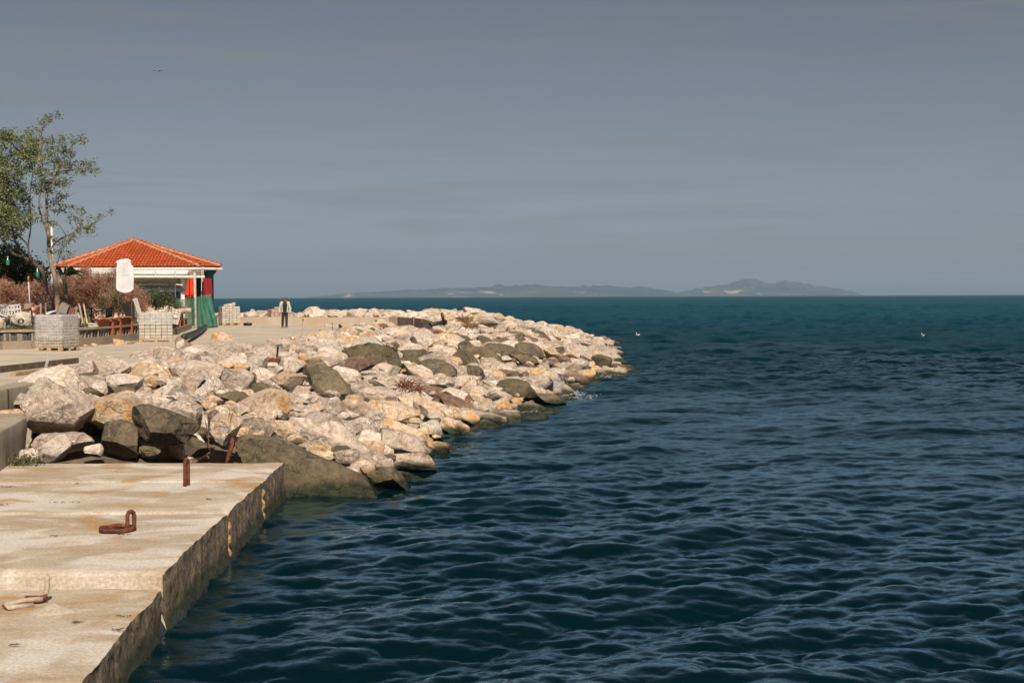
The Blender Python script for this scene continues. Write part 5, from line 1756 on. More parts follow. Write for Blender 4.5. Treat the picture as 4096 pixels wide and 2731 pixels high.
# ================================================================== GARDEN CLUTTER
def chair(px, py, Y, rz, label):
    b = D(px, py, Y); b.z = GZ + 0.16
    e = empty('plastic_chair', b, label, 'chair', 'dark plastic garden chairs', rz)
    CH = plain('dark_green_plastic', (0.010, 0.014, 0.012), (0.014, 0.018, 0.016), rough=0.35, bump=0.05)
    def seat(u, w):
        x, y = lerp(-.23, .23, u), lerp(-.23, .22, w)
        return (x * (1 - .1 * w), y, .42 + .03 * (2 * u - 1) ** 2 - .02 * math.sin(PI * w))
    s_ = MB().grid(seat, 8, 6).local('seat', CH, e, smooth=True)
    s_.modifiers.new('solidify', 'SOLIDIFY').thickness = 0.02
    for k in range(5):
        a0, a1 = lerp(-.80, .80, k / 5) + .02, lerp(-.80, .80, (k + 1) / 5) - .02
        def bk(u, w):
            a = lerp(a0, a1, u)
            rr = .26 + .05 * w
            return (math.sin(a) * rr, .02 + math.cos(a) * (.20 + .09 * w), .43 + w * .36)
        o = MB().grid(bk, 3, 4).local('back_slat', CH, e, smooth=True)
        o.modifiers.new('solidify', 'SOLIDIFY').thickness = 0.012
    rim = [(math.sin(lerp(-1.5, 1.5, i / 14)) * .30, .02 + math.cos(lerp(-1.5, 1.5, i / 14)) * .29, .66 + .15 * math.cos(lerp(-1.5, 1.5, i / 14))) for i in range(15)]
    MB().tube(rim, .022, 7).local('back_rim', CH, e, smooth=True)
    for sx in (-1, 1):
        MB().tube([(sx * .30, .04, .67), (sx * .31, -.12, .66), (sx * .29, -.25, .62), (sx * .27, -.26, .45)], [.022, .024, .024, .02], 7).local('armrest', CH, e, smooth=True)
        for sy in (-1, 1):
            MB().tube([(sx * .22, sy * .21, .43), (sx * .25, sy * .24, .2), (sx * .27, sy * .27, 0)], [.028, .025, .02], 7).local('leg', CH, e, smooth=True)
    return e
chair(352, 1288, 57.6, R(25), 'dark plastic garden chair standing behind the two leaning slats')
chair(424, 1288, 57.0, R(-118), 'dark plastic garden chair turned sideways behind the brick panel')
# plank table between the chairs
b = D(375, 1290, 59.2); b.z = GZ + 0.16
e = empty('plank_table', b, 'small pale plank table between the two dark plastic chairs', 'table')
for k in range(3):
    MB().box((0, -.18 + k * .18, .70), (0.75, .165, .03)).local('plank', PALE, e)
for sx in (-1, 1):
    for sy in (-1, 1):
        MB().box((sx * .32, sy * .18, .34), (.05, .05, .68)).local('leg', PALE, e)
# round white table
b = D(298, 1290, 60.5); b.z = GZ + 0.16
e = empty('white_table', b, 'white plastic table partly hidden behind the leaning slats', 'table')
MB().lathe([(0.0, .78), (.34, .775), (.36, .76), (.36, .74), (.34, .73), (0.0, .73)], n=20).local('tabletop', WHITE, e, smooth=True, sharp=40)
for k in range(4):
    a = k * PI / 2 + .5
    MB().tube([(math.cos(a) * .22, math.sin(a) * .22, .74), (math.cos(a) * .3, math.sin(a) * .3, 0)], .022, 6).local('leg', WHITE, e)
# wooden stakes stuck in the soil
for i, (px, pt, pb3, Y, w, lab) in enumerate(((163, 1213, 1275, 52.5, .055, 'short wooden stake with bent top board behind the grey pallet'), (183, 1211, 1275, 53.5, .05, 'plain upright wooden stake, second behind the grey pallet'), (228, 1218, 1275, 53.0, .06, 'wooden stake in front of the thin tree trunk'),
                                             (250, 1222, 1272, 54.0, .055, 'wooden stake holding up the grey plastic sheet'), (305, 1225, 1272, 55.5, .06, 'dark wooden stake left of the leaning slats'))):
    a, b = D(px, pt, Y), D(px + 1, pb3, Y); b.z = GZ + 0.05
    o = MB().bar(b, a, w, w * .8, bev=0.006).build('wooden_stake', TIMBER)
    tag(o, lab, 'stake', 'wooden stakes in the garden')
for i, (x0, y0, x1, y1, lab) in enumerate(((316, 1216, 332, 1294, 'left one of two pale slats leaning on the garden wall'), (334, 1216, 349, 1294, 'right one of two pale slats leaning on the garden wall'))):
    a, b = D(x0, y0, 54.2), D(x1, y1, 53.0)
    tag(MB().bar(b, a, 0.055, 0.03).build('wooden_batten', PALE), lab, 'batten', 'two slats leaning on the wall')
# striped pole with orange top
a, b = D(113, 1105, 56.5), D(124, 1255, 56.0); b.z = GZ
e = empty('striped_pole', b, 'slim black and white banded pole with orange tip at left', 'pole')
ST = [plain('pole_white', (0.66, 0.62, 0.57)), plain('pole_black', (0.03, 0.03, 0.03)), plain('pole_orange', (0.50, 0.17, 0.04))]
seq = [(0, .12, 1), (.12, .17, 0), (.17, .22, 1), (.22, .27, 0), (.27, .33, 1), (.33, .38, 0), (.38, .45, 1), (.45, .90, 0), (.90, 1.0, 2)]
for s0, s1, c in seq:
    MB().tube([b.lerp(a, s0 + .001), b.lerp(a, s1 - .001)], .030 if c != 2 else .038, 8).build('band', ST[c], e, smooth=True)
# green bottles hung in the trees
t = NT('green_bottle_plastic')
t.set((0.07, 0.27, 0.19), 0.15, None, Transmission_Weight=0.35)
BOT = t.m
for px, py, Y, lab in ((31, 1045, 57.2, 'pale green plastic bottle hanging from branch at left edge'), (150, 1092, 56.5, 'bright green plastic bottle hanging beside the leaning trunk')):
    c = D(px, py, Y)
    e = empty('hanging_bottle', c - Vector((0, 0, .17)), lab, 'bottle', 'green bottles hung in the trees')
    MB().lathe([(0.0, 0), (.065, .005), (.07, .04), (.07, .19), (.06, .24), (.03, .29), (.025, .33), (0.0, .33)], n=12).local('bottle_body', BOT, e, smooth=True)
    MB().lathe([(.036, .325), (.036, .36), (0, .362)], n=10).local('cap', WHITE, e, smooth=True)
    MB().tube([(0, 0, .36), (.02, 0, .55), (.0, 0, .8)], .008, 5).local('wire', BLACKP, e)
# lattice of white plastic crates, sacks and sheets at the far left
def blob(name, c, rad, seed, mat, label, cat, tilt=0.0, n=4, nz=0.16):
    v, f = rock_verts(n, rad, seed, tilt, planes=5, nz=nz)
    return tag(link(name, raw_mesh(name, v, f, [mat], True, 0.5), None, c), label, cat)
SACK = plain('white_sack', (0.62, 0.55, 0.47), (0.52, 0.42, 0.32), rough=0.8, scale=4, bump=0.5, dirt=(0.40, 0.27, 0.15))
blob('white_sack', D(88, 1278, 51.0), (.36, .3, .34), 71, SACK, 'bulging white sack slumped behind the wall left of grey pallet', 'sack', 0.45)
blob('cloth_bundle', D(2, 1292, 50.2), (.16, .16, .33), 72, SACK, 'white cloth bundle over the wall at left picture edge', 'bundle', -.15)
for i, (px, py, rot, s_) in enumerate(((28, 1243, 0.25, .40), (58, 1240, -0.1, .42))):
    c = D(px, py, 53.2)
    e = empty('lattice_crate', c, ('left' if i == 0 else 'right') + ' one of two white lattice crates tipped behind the sack', 'crate', 'white lattice crates')
    e.rotation_euler = (0, rot, 0.3 * (1 if i else -1))
    for k in range(5):
        x = lerp(-s_ / 2, s_ / 2, k / 4)
        MB().box((x, -s_ / 2, 0), (.035, .025, s_ * .9)).local('slat', WHITE, e)
        MB().box((x, s_ / 2, 0), (.035, .025, s_ * .9)).local('slat', WHITE, e)
    for z in (-s_ * .42, 0.02, s_ * .44):
        MB().box((0, -s_ / 2 - .02, z), (s_, .02, .04)).local('rail', WHITE, e)
        MB().box((0, s_ / 2 + .02, z), (s_, .02, .04)).local('rail', WHITE, e)
        for sx in (-1, 1):
            MB().box((sx * s_ / 2, 0, z), (.025, s_, .04)).local('rail', WHITE, e)
a, b = D(-6, 1240, 52.2), D(62, 1203, 52.2)
tag(MB().bar(a, b, .06, .05).build('grey_pole', plain('grey_pole_paint', (0.20, 0.17, 0.16), (0.14, 0.12, 0.11))), 'dark grey pole lying slanted over the white crates', 'pole')
c = D(84, 1285, 50.0)
e = empty('black_pipe_end', c, 'open end of a black pipe poking out of the sack', 'pipe')
m = MB()
m.tube([c + Vector((0, -.08, 0)), c + Vector((-.15, .5, 0))], .082, 16, cap=False)
m.build('pipe', BLACKP, e, smooth=True, solid=0.02)
a, b = D(137, 1222, 52.8), D(166, 1217, 52.8)
def sheet(name, pts4, mat, label, cat, amp=.05, ph=0.0, solid=.012):
    tl, tr_, bl_, br_ = pts4
    m = MB()
    m.grid(lambda u, w: tl.lerp(tr_, u).lerp(bl_.lerp(br_, u), w) + Vector((0, -amp * math.sin(u * 7 + ph + w * 3), amp * .7 * math.sin(u * 5 + w * 4 + ph))), 14, 10)
    return tag(m.build(name, mat, None, smooth=True, solid=solid), label, cat)
sheet('brown_board', (D(96, 1218, 53), D(134, 1212, 53.3), D(98, 1234, 52.6), D(132, 1232, 52.8)), plain('card_brown', (0.36, 0.25, 0.16), (0.28, 0.19, 0.12)), 'sagging brown board on the heap above the white sack', 'board', .03)
sheet('brown_board', (D(136, 1228, 53), D(168, 1213, 53.3), D(134, 1240, 52.6), D(163, 1224, 52.8)), plain('card_brown', (0.36, 0.25, 0.16), (0.28, 0.19, 0.12)), 'curled brown board between the striped pole and stakes', 'board', .04, 1.0)
m = MB()
RW = [plain('red_plastic', (0.42, 0.05, 0.02), (0.36, 0.04, 0.02)), WHITE]
b = D(134, 1262, 52.4)
e = empty('red_white_barrier', b, 'small red and white barrier post above the grey pallet', 'barrier')
for k in range(4):
    a0, a1 = D(128 + k * 2.2, 1218 + k * 11.5, 52.4), D(130 + k * 2.2, 1229 + k * 11.5, 52.4)
    MB().bar(a1, a0, .07, .05).build('stripe', RW[k % 2], e)
sheet('blue_tarpaulin', (D(188, 1256, 53), D(226, 1243, 53.6), D(186, 1272, 52.2), D(286, 1270, 52.2)), plain('blue_tarp', (0.02, 0.11, 0.42), (0.015, 0.08, 0.33), rough=0.4, scale=6, bump=.5), 'crumpled blue tarpaulin behind the grey pallet', 'tarpaulin', .05)
sheet('white_tarp_edge', (D(184, 1252, 52.8), D(224, 1238, 53.3), D(184, 1257, 52.5), D(222, 1247, 52.9)), WHITE, 'white plastic sheet lying along the blue tarpaulin', 'sheet', .02)
sheet('plastic_sheet', (D(247, 1212, 53.8), D(282, 1216, 53.9), D(228, 1264, 52.8), D(262, 1266, 52.8)), plain('grey_sheeting', (0.33, 0.29, 0.25), (0.24, 0.21, 0.18), rough=.3, scale=8, bump=.6), 'grey plastic sheet draped over a stake near thin tree', 'sheet', .06, .5)
sheet('red_cloth_heap', (D(276, 1226, 54), D(300, 1228, 54), D(278, 1262, 53.4), D(298, 1266, 53.4)), plain('brick_red_cloth', (0.26, 0.12, 0.075), (0.18, 0.08, 0.05), scale=7, bump=.5), 'brownish red cloth hanging behind the grey sheet', 'cloth', .06, 1.5)
# leaning slab and wrapped bundles behind the brick piers
c = D(520, 1240, 60.5)
o = MB().box((0, 0, 0), (0.50, .09, .72), Matrix.Rotation(R(-14), 3, 'Y') @ Matrix.Rotation(R(14), 3, 'X'), bev=.01)
o = link('leaning_slab', o.mesh('leaning_slab', plain('grey_slab', (0.30, 0.27, 0.24), (0.24, 0.215, 0.19), scale=2)), None, c)
tag(o, 'grey stone slab leaning behind the right sign post', 'slab')
c = D(548, 1228, 60.8)
o = link('leaning_slab', MB().box((0, 0, 0), (.24, .08, .76), Matrix.Rotation(R(-16), 3, 'Y'), bev=.03).mesh('leaning_slab', plain('pale_slab', (0.60, 0.54, 0.46), (0.52, 0.46, 0.39), scale=2)), None, c)
tag(o, 'narrow white slab leaning left of the strapped block bundle', 'slab')
c = D(613, 1255, 63.0); c.z = GZ + .15
paver_stack('block_bundle', c, R(12), (1.28, .9, .62), (8, 4, 5), 'cream', 'strapped bundle of cream blocks tipped behind the film-wrapped pallet', pallet=False, film=None, straps=2, ty=R(-9), group='tipped block bundles')
c = D(690, 1258, 68.0); c.z = GZ + .1
paver_stack('block_bundle', c, R(20), (.45, .8, .72), (3, 3, 6), 'cream', 'small tipped bundle of cream blocks beside the green netting', pallet=False, film=None, ty=R(14), group='tipped block bundles')
a, b = D(706, 1244, 69.5), D(765, 1241, 69.5)
tag(MB().tube([a, a.lerp(b, .3), a.lerp(b, .7), b], [.10, .125, .125, .11], 10).build('foam_roll', SACK, None, smooth=True), 'pale rolled sheet lying on the wall by the green netting', 'roll')
blob('loose_stone', D(703, 1268, 66.5), (.14, .12, .13), 74, RM['C'], 'round white stone on the wall right of the film-wrapped pallet', 'stone', n=3)
b = wpath(398); p2 = b[0] + b[2] * .28
for k in range(2):
    MB_ = MB().box((0, 0, 0), (.38 - .1 * k, .26, .07), Matrix.Rotation(R(40 + 20 * k), 3, 'Z') @ Matrix.Rotation(R(6 * k), 3, 'Y'), bev=.012)
    o = link('stone_slab', MB_.mesh('stone_slab', plain('pale_slab', (0.60, 0.54, 0.46), (0.52, 0.46, 0.39), scale=2)), None, (p2.x, p2.y, PROM + .675 + .04 + .075 * k))
    tag(o, ('lower' if k == 0 else 'upper') + ' of two white flagstones stacked on the garden wall coping', 'flagstone', 'flagstones on the garden wall')
for i, (px, py, r_, k, lab) in enumerate(((376, 1385, .09, 'C', 'small white stone on the ground before the kerb'), (473, 1378, .17, 'O', 'brownish lump of rubble before the kerb under brick piers'), (505, 1372, .07, 'C', 'tiny pale stone left of the film-wrapped pallet'), (343, 1386, .06, 'L', 'tiny dull stone at kerb beside the grey pallet'))):
    p = ground(px, py)
    v, f = rock_verts(3, (r_ * 1.4, r_, r_ * .7), 80 + i, .1, planes=8)
    tag(link('loose_stone', raw_mesh('loose_stone', v, f, [RM[k]], True, .5, sharp=35), None, p + Vector((0, 0, r_ * .5))), lab, 'stone', 'loose stones by the kerb')
for i, (x0, y0, x1, y1) in enumerate(((505, 1377, 540, 1372), (515, 1373, 552, 1368))):
    a, b = ground(x0, y0), ground(x1, y1)
    tag(MB().bar(a + Vector((0, 0, .03 + .03 * i)), b + Vector((0, 0, .03 + .03 * i)), .10, .03).build('scrap_board', PALE), ('front' if i == 0 else 'rear') + ' scrap board on the ground beside the film-wrapped pallet', 'board', 'scrap boards by the pallet')
# tall white lamp post behind the thin tree
a = D(207, 905, 66); b = D(207, 1240, 66); b.z = GZ
e = empty('lamp_post', b, 'white lamp post partly hidden behind the thin tree', 'lamp post')
MB().tube([b, a], [.07, .055], 10).build('post', WHITE, e, smooth=True)
MB().lathe([(.055, 0), (.075, .02), (.08, .20), (.06, .26), (.0, .27)], tuple(a), 12).build('lamp_head', WHITE, e, smooth=True)

# ================================================================== PERSON
pf = ground(1140, 1311)
man = empty('person', pf, 'person in cap, white open jacket and black clothes walking on the promenade', 'person')
SKIN = plain('skin', (0.44, 0.235, 0.16), (0.38, 0.20, 0.135), rough=0.6, bump=.05)
BLK_ = plain('black_knit', (0.016, 0.015, 0.014), (0.022, 0.020, 0.019), rough=0.9)
TRO = plain('charcoal_trousers', (0.026, 0.026, 0.025), (0.018, 0.018, 0.018), rough=0.9)
JAC = plain('offwhite_jacket', (0.62, 0.55, 0.46), (0.55, 0.48, 0.39), rough=0.85, scale=5)
CAPM = plain('olive_cap', (0.105, 0.088, 0.038), (0.08, 0.066, 0.03), rough=0.9)
def skin_mesh(name, verts, edges, radii, mat, parent, root_i=0, sub=2):
    me = bpy.data.meshes.new(name)
    me.from_pydata(verts, edges, [])
    me.materials.append(mat)
    o = link(name, me, parent)
    md = o.modifiers.new('skin', 'SKIN')
    md.use_smooth_shade = True
    for i, r_ in enumerate(radii):
        sv = me.skin_vertices[0].data[i]
        sv.radius = r_ if isinstance(r_, tuple) else (r_, r_)
        sv.use_root = (i == root_i)
    ss_ = o.modifiers.new('subsurf', 'SUBSURF')
    ss_.levels = sub
    ss_.render_levels = sub
    return o
J = {'pel': (-.005, 0, .92), 'wai': (-.005, 0, 1.10), 'che': (.0, -.01, 1.32), 'nec': (.02, 0, 1.49), 'hd0': (.03, -.015, 1.56), 'hd1': (.04, -.02, 1.66), 'hd2': (.04, -.01, 1.735),
     'shl': (-.18, 0, 1.43), 'ell': (-.315, .02, 1.12), 'wrl': (-.30, -.05, .87), 'hal': (-.285, -.075, .80), 'shr': (.19, 0, 1.43), 'elr': (.31, .03, 1.13), 'wrr': (.30, -.02, .86), 'har': (.295, -.035, .78),
     'hil': (-.09, 0, .88), 'knl': (-.115, -.05, .47), 'anl': (-.145, .03, .10), 'hir': (.085, 0, .88), 'knr': (.09, .03, .47), 'anr': (.085, .02, .09), 'tol': (-.15, -.09, .045), 'tor': (.115, -.12, .045)}
nm = list(J)
ix = {k: i for i, k in enumerate(nm)}
E = [('pel', 'wai'), ('wai', 'che'), ('che', 'nec'), ('nec', 'hd0'), ('hd0', 'hd1'), ('hd1', 'hd2'), ('che', 'shl'), ('shl', 'ell'), ('ell', 'wrl'), ('wrl', 'hal'), ('che', 'shr'), ('shr', 'elr'), ('elr', 'wrr'), ('wrr', 'har'),
     ('pel', 'hil'), ('hil', 'knl'), ('knl', 'anl'), ('pel', 'hir'), ('hir', 'knr'), ('knr', 'anr'), ('anl', 'tol'), ('anr', 'tor')]
RD = dict(pel=.12, wai=.115, che=.13, nec=.05, hd0=.065, hd1=.085, hd2=.06, shl=.06, ell=.042, wrl=.028, hal=.032, shr=.06, elr=.042, wrr=.028, har=.032, hil=.085, knl=.055, anl=.036, hir=.085, knr=.055, anr=.036, tol=.03, tor=.03)
body = skin_mesh('body', [J[k] for k in nm], [(ix[a], ix[b]) for a, b in E], [RD[k] for k in nm], SKIN, man)
def limb_tube(pts_, rad, name, mat, n=12):
    return MB().tube(pts_, rad, n).local(name, mat, man, smooth=True)
V3 = lambda k, dx=0, dy=0, dz=0: Vector(J[k]) + Vector((dx, dy, dz))
# fingers and thumb of each hand
for s_, h in ((-1, 'hal'), (1, 'har')):
    m = MB()
    for i in range(4):
        b0 = V3(h, s_ * .006, -.022 + i * .015, -.015)
        ln = (.055, .065, .06, .045)[i]
        m.tube([b0, b0 + Vector((-s_ * .008, -.006, -ln * .5)), b0 + Vector((-s_ * .026, -.008, -ln))], [.009, .0085, .007], 6)
    b0 = V3(h, -s_ * .005, -.03, .01)
    m.tube([b0, b0 + Vector((-s_ * .02, -.02, -.02)), b0 + Vector((-s_ * .022, -.025, -.05))], [.011, .010, .008], 6)
    m.local('fingers', SKIN, man, smooth=True)
# face turned to his left: nose, ears, grey beard
m = MB().tube([V3('hd1', .075, -.045, .02), V3('hd1', .107, -.062, -.012), V3('hd1', .085, -.05, -.025)], [.010, .015, .010], 6)
m.local('nose', SKIN, man, smooth=True)
for sx, sy in ((-.045, -.075), (.0, .08)):
    MB().tube([V3('hd1', sx, sy, .02), V3('hd1', sx - .008, sy * 1.1, 0), V3('hd1', sx, sy, -.03)], [.012, .016, .010], 6).local('ear', SKIN, man, smooth=True)
for sy in (-.075, -.035):
    MB().tube([V3('hd1', .075 if sy < -.05 else .085, sy + .0, .022), V3('hd1', .09, sy + .015, .022)], [.008, .007], 6).local('eye', BLK_, man)
v, f = rock_verts(3, (.062, .068, .05), 3, 0, planes=2, nz=.02)
link('beard', raw_mesh('beard', v, f, [plain('grey_beard', (0.42, 0.36, 0.30), (0.33, 0.28, 0.24), scale=30)], True, .5), man, V3('hd0', .032, -.02, .015))
v, f = rock_verts(3, (.075, .085, .06), 4, 0, planes=2, nz=.01)
link('hair', raw_mesh('hair', v, f, [plain('dark_hair', (0.05, 0.04, 0.035))], True, .5), man, V3('hd1', -.025, .005, .0))
# cap with brim towards the right
m = MB()
def capf(u, w):
    a = u * 2 * PI
    b2 = w * PI / 2
    return (.04 + math.cos(a) * math.cos(b2) * .107, -.015 + math.sin(a) * math.cos(b2) * .098, 1.675 + math.sin(b2) * .098)
m.grid(capf, 18, 6)
def brim(u, w):
    a = lerp(-1.1, 1.1, u) - .45
    r_ = .10 + .085 * w * math.cos((u - .5) * 2.2)
    return (.04 + math.cos(a) * r_, -.015 + math.sin(a) * r_, 1.683 - .03 * w + .012 * math.cos((u - .5) * 3))
m.grid(brim, 10, 3)
m.local('cap', CAPM, man, smooth=True)
# clothes: sweater, trousers, shoes, jacket
def ell_loft(name, secs, mat, n=18):
    """secs: centre, rx, ry"""
    m = MB()
    vs = []
    for (c, rx, ry) in secs:
        for k in range(n):
            a = 2 * PI * k / n
            vs.append((c[0] + math.cos(a) * rx, c[1] + math.sin(a) * ry, c[2]))
    fs = [(i * n + k, i * n + (k + 1) % n, (i + 1) * n + (k + 1) % n, (i + 1) * n + k) for i in range(len(secs) - 1) for k in range(n)]
    fs += [tuple(reversed(range(n))), tuple((len(secs) - 1) * n + k for k in range(n))]
    m.add(vs, fs)
    return m.local(name, mat, man, smooth=True)
ell_loft('sweater', [((-.01, 0, .86), .165, .125), ((-.005, 0, .92), .17, .13), ((0, 0, 1.08), .16, .125), ((0, -.01, 1.28), .175, .135), ((0, 0, 1.40), .185, .12), ((.005, 0, 1.46), .12, .09), ((.018, 0, 1.50), .066, .066), ((.024, -.004, 1.535), .062, .062)], BLK_)
tr_m = MB()
for a, b, c, hx in (('hil', 'knl', 'anl', -.085), ('hir', 'knr', 'anr', .08)):
    p0, p1, p2 = Vector(J[a]), Vector(J[b]), Vector(J[c])
    tr_m.tube([p0 + Vector((0, 0, .06)), p0 + Vector((0, 0, -.04)), p0.lerp(p1, .5), p1 + Vector((0, -.01, .02)), p1.lerp(p2, .45), p2 + Vector((0, 0, .03)), p2 + Vector((0, 0, -.03))], [.098, .102, .088, .078, .072, .066, .070], 14)
tr_m.tube([(-.005, 0, .80), (-.005, 0, .86), (-.005, 0, .95)], [.12, .155, .15], 16)
tr_m.local('trousers', TRO, man, smooth=True)
SHOE = plain('grey_shoe', (0.20, 0.165, 0.13), (0.13, 0.11, 0.09))
for k in ('anl', 'anr'):
    q = Vector(J[k])
    t2 = Vector(J['tol' if k == 'anl' else 'tor'])
    MB().tube([q + Vector((0, .06, -q.z + .042)), q + Vector((0, .02, -q.z + .052)), t2 + Vector((0, 0, .004)), t2 + Vector((.005, -.05, -.006))], [.036, .05, .044, .022], 10).local('shoe', SHOE, man, smooth=True)
m = MB()
for s_, sh, el, wr_ in ((-1, 'shl', 'ell', 'wrl'), (1, 'shr', 'elr', 'wrr')):
    p0, p1, p2 = Vector(J[sh]), Vector(J[el]), Vector(J[wr_])
    m.tube([p0 + Vector((-s_ * .06, 0, .05)), p0 + Vector((s_ * .015, 0, .02)), p0.lerp(p1, .5), p1, p1.lerp(p2, .5), p2 + Vector((0, 0, .02)), p2], [.075, .088, .080, .075, .068, .058, .05], 14)
def jk(u, w):
    a = lerp(-PI / 2 + lerp(.95, .62, w), 3 * PI / 2 - lerp(.70, .45, w), u)
    z = lerp(1.50, .90, w)
    rx, ry = lerp(.10, .205, min(1, w * 5)) + .012 * math.sin(u * 23), lerp(.085, .165, min(1, w * 4)) + .01 * math.sin(u * 19)
    return (.005 + math.cos(a) * rx, math.sin(a) * ry, z)
m.grid(jk, 30, 12)
m.local('jacket', JAC, man, smooth=True)
q = V3('hal', .012, -.035, -.03)
tag(MB().box((0, 0, 0), (.018, .075, .14), Matrix.Rotation(.3, 3, 'Y'), bev=.006).build('mobile_phone', BLACKP, None, origin=Vector((0, 0, 0))), 'small dark phone held in the right hand of the person', 'phone').location = pf + q

# ================================================================== PIPES, STAKES AND DEBRIS ON THE PROMENADE
PIPE = plain('black_pipe', (0.035, 0.032, 0.028), (0.022, 0.021, 0.020), rough=0.5, scale=9, dirt=(0.12, 0.10, 0.08))
a, b = ground(735, 1377), ground(823, 1316)
m = MB()
pp, rr = [], []
n_ = 70
for i in range(n_ + 1):
    t_ = i / n_
    pp.append(a.lerp(b, t_) + Vector((0.25 * math.sin(t_ * 2.4) * (1 - t_), 0, .14 + .12 * (1 - t_))))
    rr.append(.125 + (.010 if i % 2 else 0))
tag(m.tube(pp, rr, 14).build('corrugated_pipe', PIPE, None, smooth=True), 'black corrugated pipe lying across the promenade from green netting to rocks', 'pipe')
c = ground(745, 1412) + Vector((0, 0, .22))
e = empty('broken_kerb_block', c - Vector((0, 0, .2)), 'broken concrete block tipped on the rocks below the black pipe', 'concrete block')
MB().box((0, 0, .2), (.75, .34, .24), Matrix.Rotation(R(38), 3, 'Y') @ Matrix.Rotation(.3, 3, 'Z'), bev=.03).local('block', plain('brown_concrete', (0.33, 0.24, 0.16), (0.25, 0.18, 0.12), scale=4, bump=.5), e)
MB().box((-.22, -.18, -.02), (.20, .2, .16), Matrix.Rotation(R(25), 3, 'Y'), bev=.02).local('hollow_shade', DARK, e)  # solid dark box, its colour stands for the shade of a hollow
blob('grey_stone', ground(728, 1420) + Vector((0, -.2, .28)), (.16, .15, .22), 91, RM['S'], 'rounded grey stone in front of the broken concrete block', 'stone', n=3)
a, b = ground(978, 1303), ground(998, 1304)
m = MB().tube([a + Vector((0, 0, .09)), b + Vector((0, .5, .09))], .095, 14, cap=False)
o = m.build('pipe_offcut', PIPE, None, smooth=True, solid=.02)
tag(o, 'short black pipe offcut lying between pallet and person', 'pipe')
# two pipes on the far rocks
yp_ = on_slope(1750, 1297, 0.55).y
a, b = D(1719, 1299, yp_ - 0.6), D(1782, 1287, yp_ + 0.6)
tag(MB().tube([a, b], 7.5 * yp_ / F, 16, cap=False).build('grey_pipe', plain('grey_pipe', (0.065, 0.06, 0.058), (0.045, 0.042, 0.04), rough=.5), None, smooth=True, solid=.03), 'thick dark grey pipe lying on rocks beside curved wall end', 'pipe')
a, b = D(1778, 1300, yp_ + 0.35), D(1767, 1252, yp_ + 0.2)
tag(MB().tube([a, b], 6.0 * yp_ / F, 14).build('upright_pipe', BLACKP, None, smooth=True), 'black pipe standing upright on rocks above the grey pipe', 'pipe')
# timbers added for the slab's dark step face; plank and stake at near left
DT = plain('dark_timber', (0.17, 0.115, 0.075), (0.10, 0.07, 0.05), scale=6, bump=.5)
a, b = ground(-60, 1497), ground(313, 1453)
n_ = 3
for k in range(n_):
    p0, p1 = a.lerp(b, k / n_ + .004), a.lerp(b, (k + 1) / n_ - .004)
    tag(MB().bar(p0 + Vector((0, 0, .075)), p1 + Vector((0, 0, .075)), .05, .15, up=(0, 0, 1)).build('slab_step_timber', DT), '%s dark timber standing in for the slab step on the deck above the retaining wall' % ('nearest', 'middle', 'farthest')[k], 'timber', 'timbers standing in for the slab step at near left')
a, b = ground(52, 1507), ground(242, 1481)
tag(MB().bar(a + Vector((0, 0, .05)), b + Vector((0, 0, .05)), .12, .09, up=(0, 0, 1), bev=.008).build('plank', PALE), 'single pale plank lying beside the dark slab step', 'plank')
a, b = ground(182, 1472), D(197, 1417, ground(182, 1472).y + .1)
tag(MB().bar(a, b, .05, .045).build('metal_stake', plain('zinc', (0.50, 0.48, 0.45), (0.42, 0.40, 0.37), rough=.4)), 'leaning zinc grey stake behind the plank at near left', 'stake')
a = ground(1205, 1362); b = D(1212, 1276, a.y)
e = empty('survey_stake', a, 'thin pale surveying stake with dark tip on the promenade', 'stake')
MB().bar(a, b, .035, .03).build('shaft', PALE, e)
MB().bar(b - Vector((0, 0, .08)), b + Vector((0, 0, .02)), .04, .036).build('tip', plain('dark_tip', (0.06, 0.05, 0.04)), e)
for (x0, y0, x1, y1, w_, lab) in ((1283, 1341, 1279, 1318, .03, 'left thin rusty pin standing in the promenade slab'), (1330, 1328, 1328, 1290, .03, 'right thin rusty pin standing in the promenade slab')):
    a = ground(x0, y0); b = D(x1, y1, a.y)
    tag(MB().tube([a, b], w_ * .6, 6).build('rusty_pin', RUST), lab, 'steel pin', 'rusty pins in the slab')
a = ground(1108, 1418); b = D(1112, 1383, a.y - .3)
e = empty('iron_prop', a, 'small iron prop with flat head at the edge of rocks', 'iron prop')
IRON = plain('grey_iron', (0.13, 0.11, 0.10), (0.09, 0.08, 0.07))
MB().bar(a - Vector((0, 0, .1)), b, .06, .05).build('shaft', IRON, e)
MB().bar(b + Vector((-.06, 0, .0)), b + Vector((.13, 0, .03)), .05, .07).build('head', IRON, e)
p = on_slope(1092, 1452)
tag(MB().prism([(p.x - .22, p.z + .16), (p.x + .24, p.z + .12), (p.x + .20, p.z - .22), (p.x - .16, p.z - .16)], p.y - .3, p.y - .15).build('rusty_plate', RUST), 'rusty steel plate stuck between cream boulders at mid crest', 'steel plate')
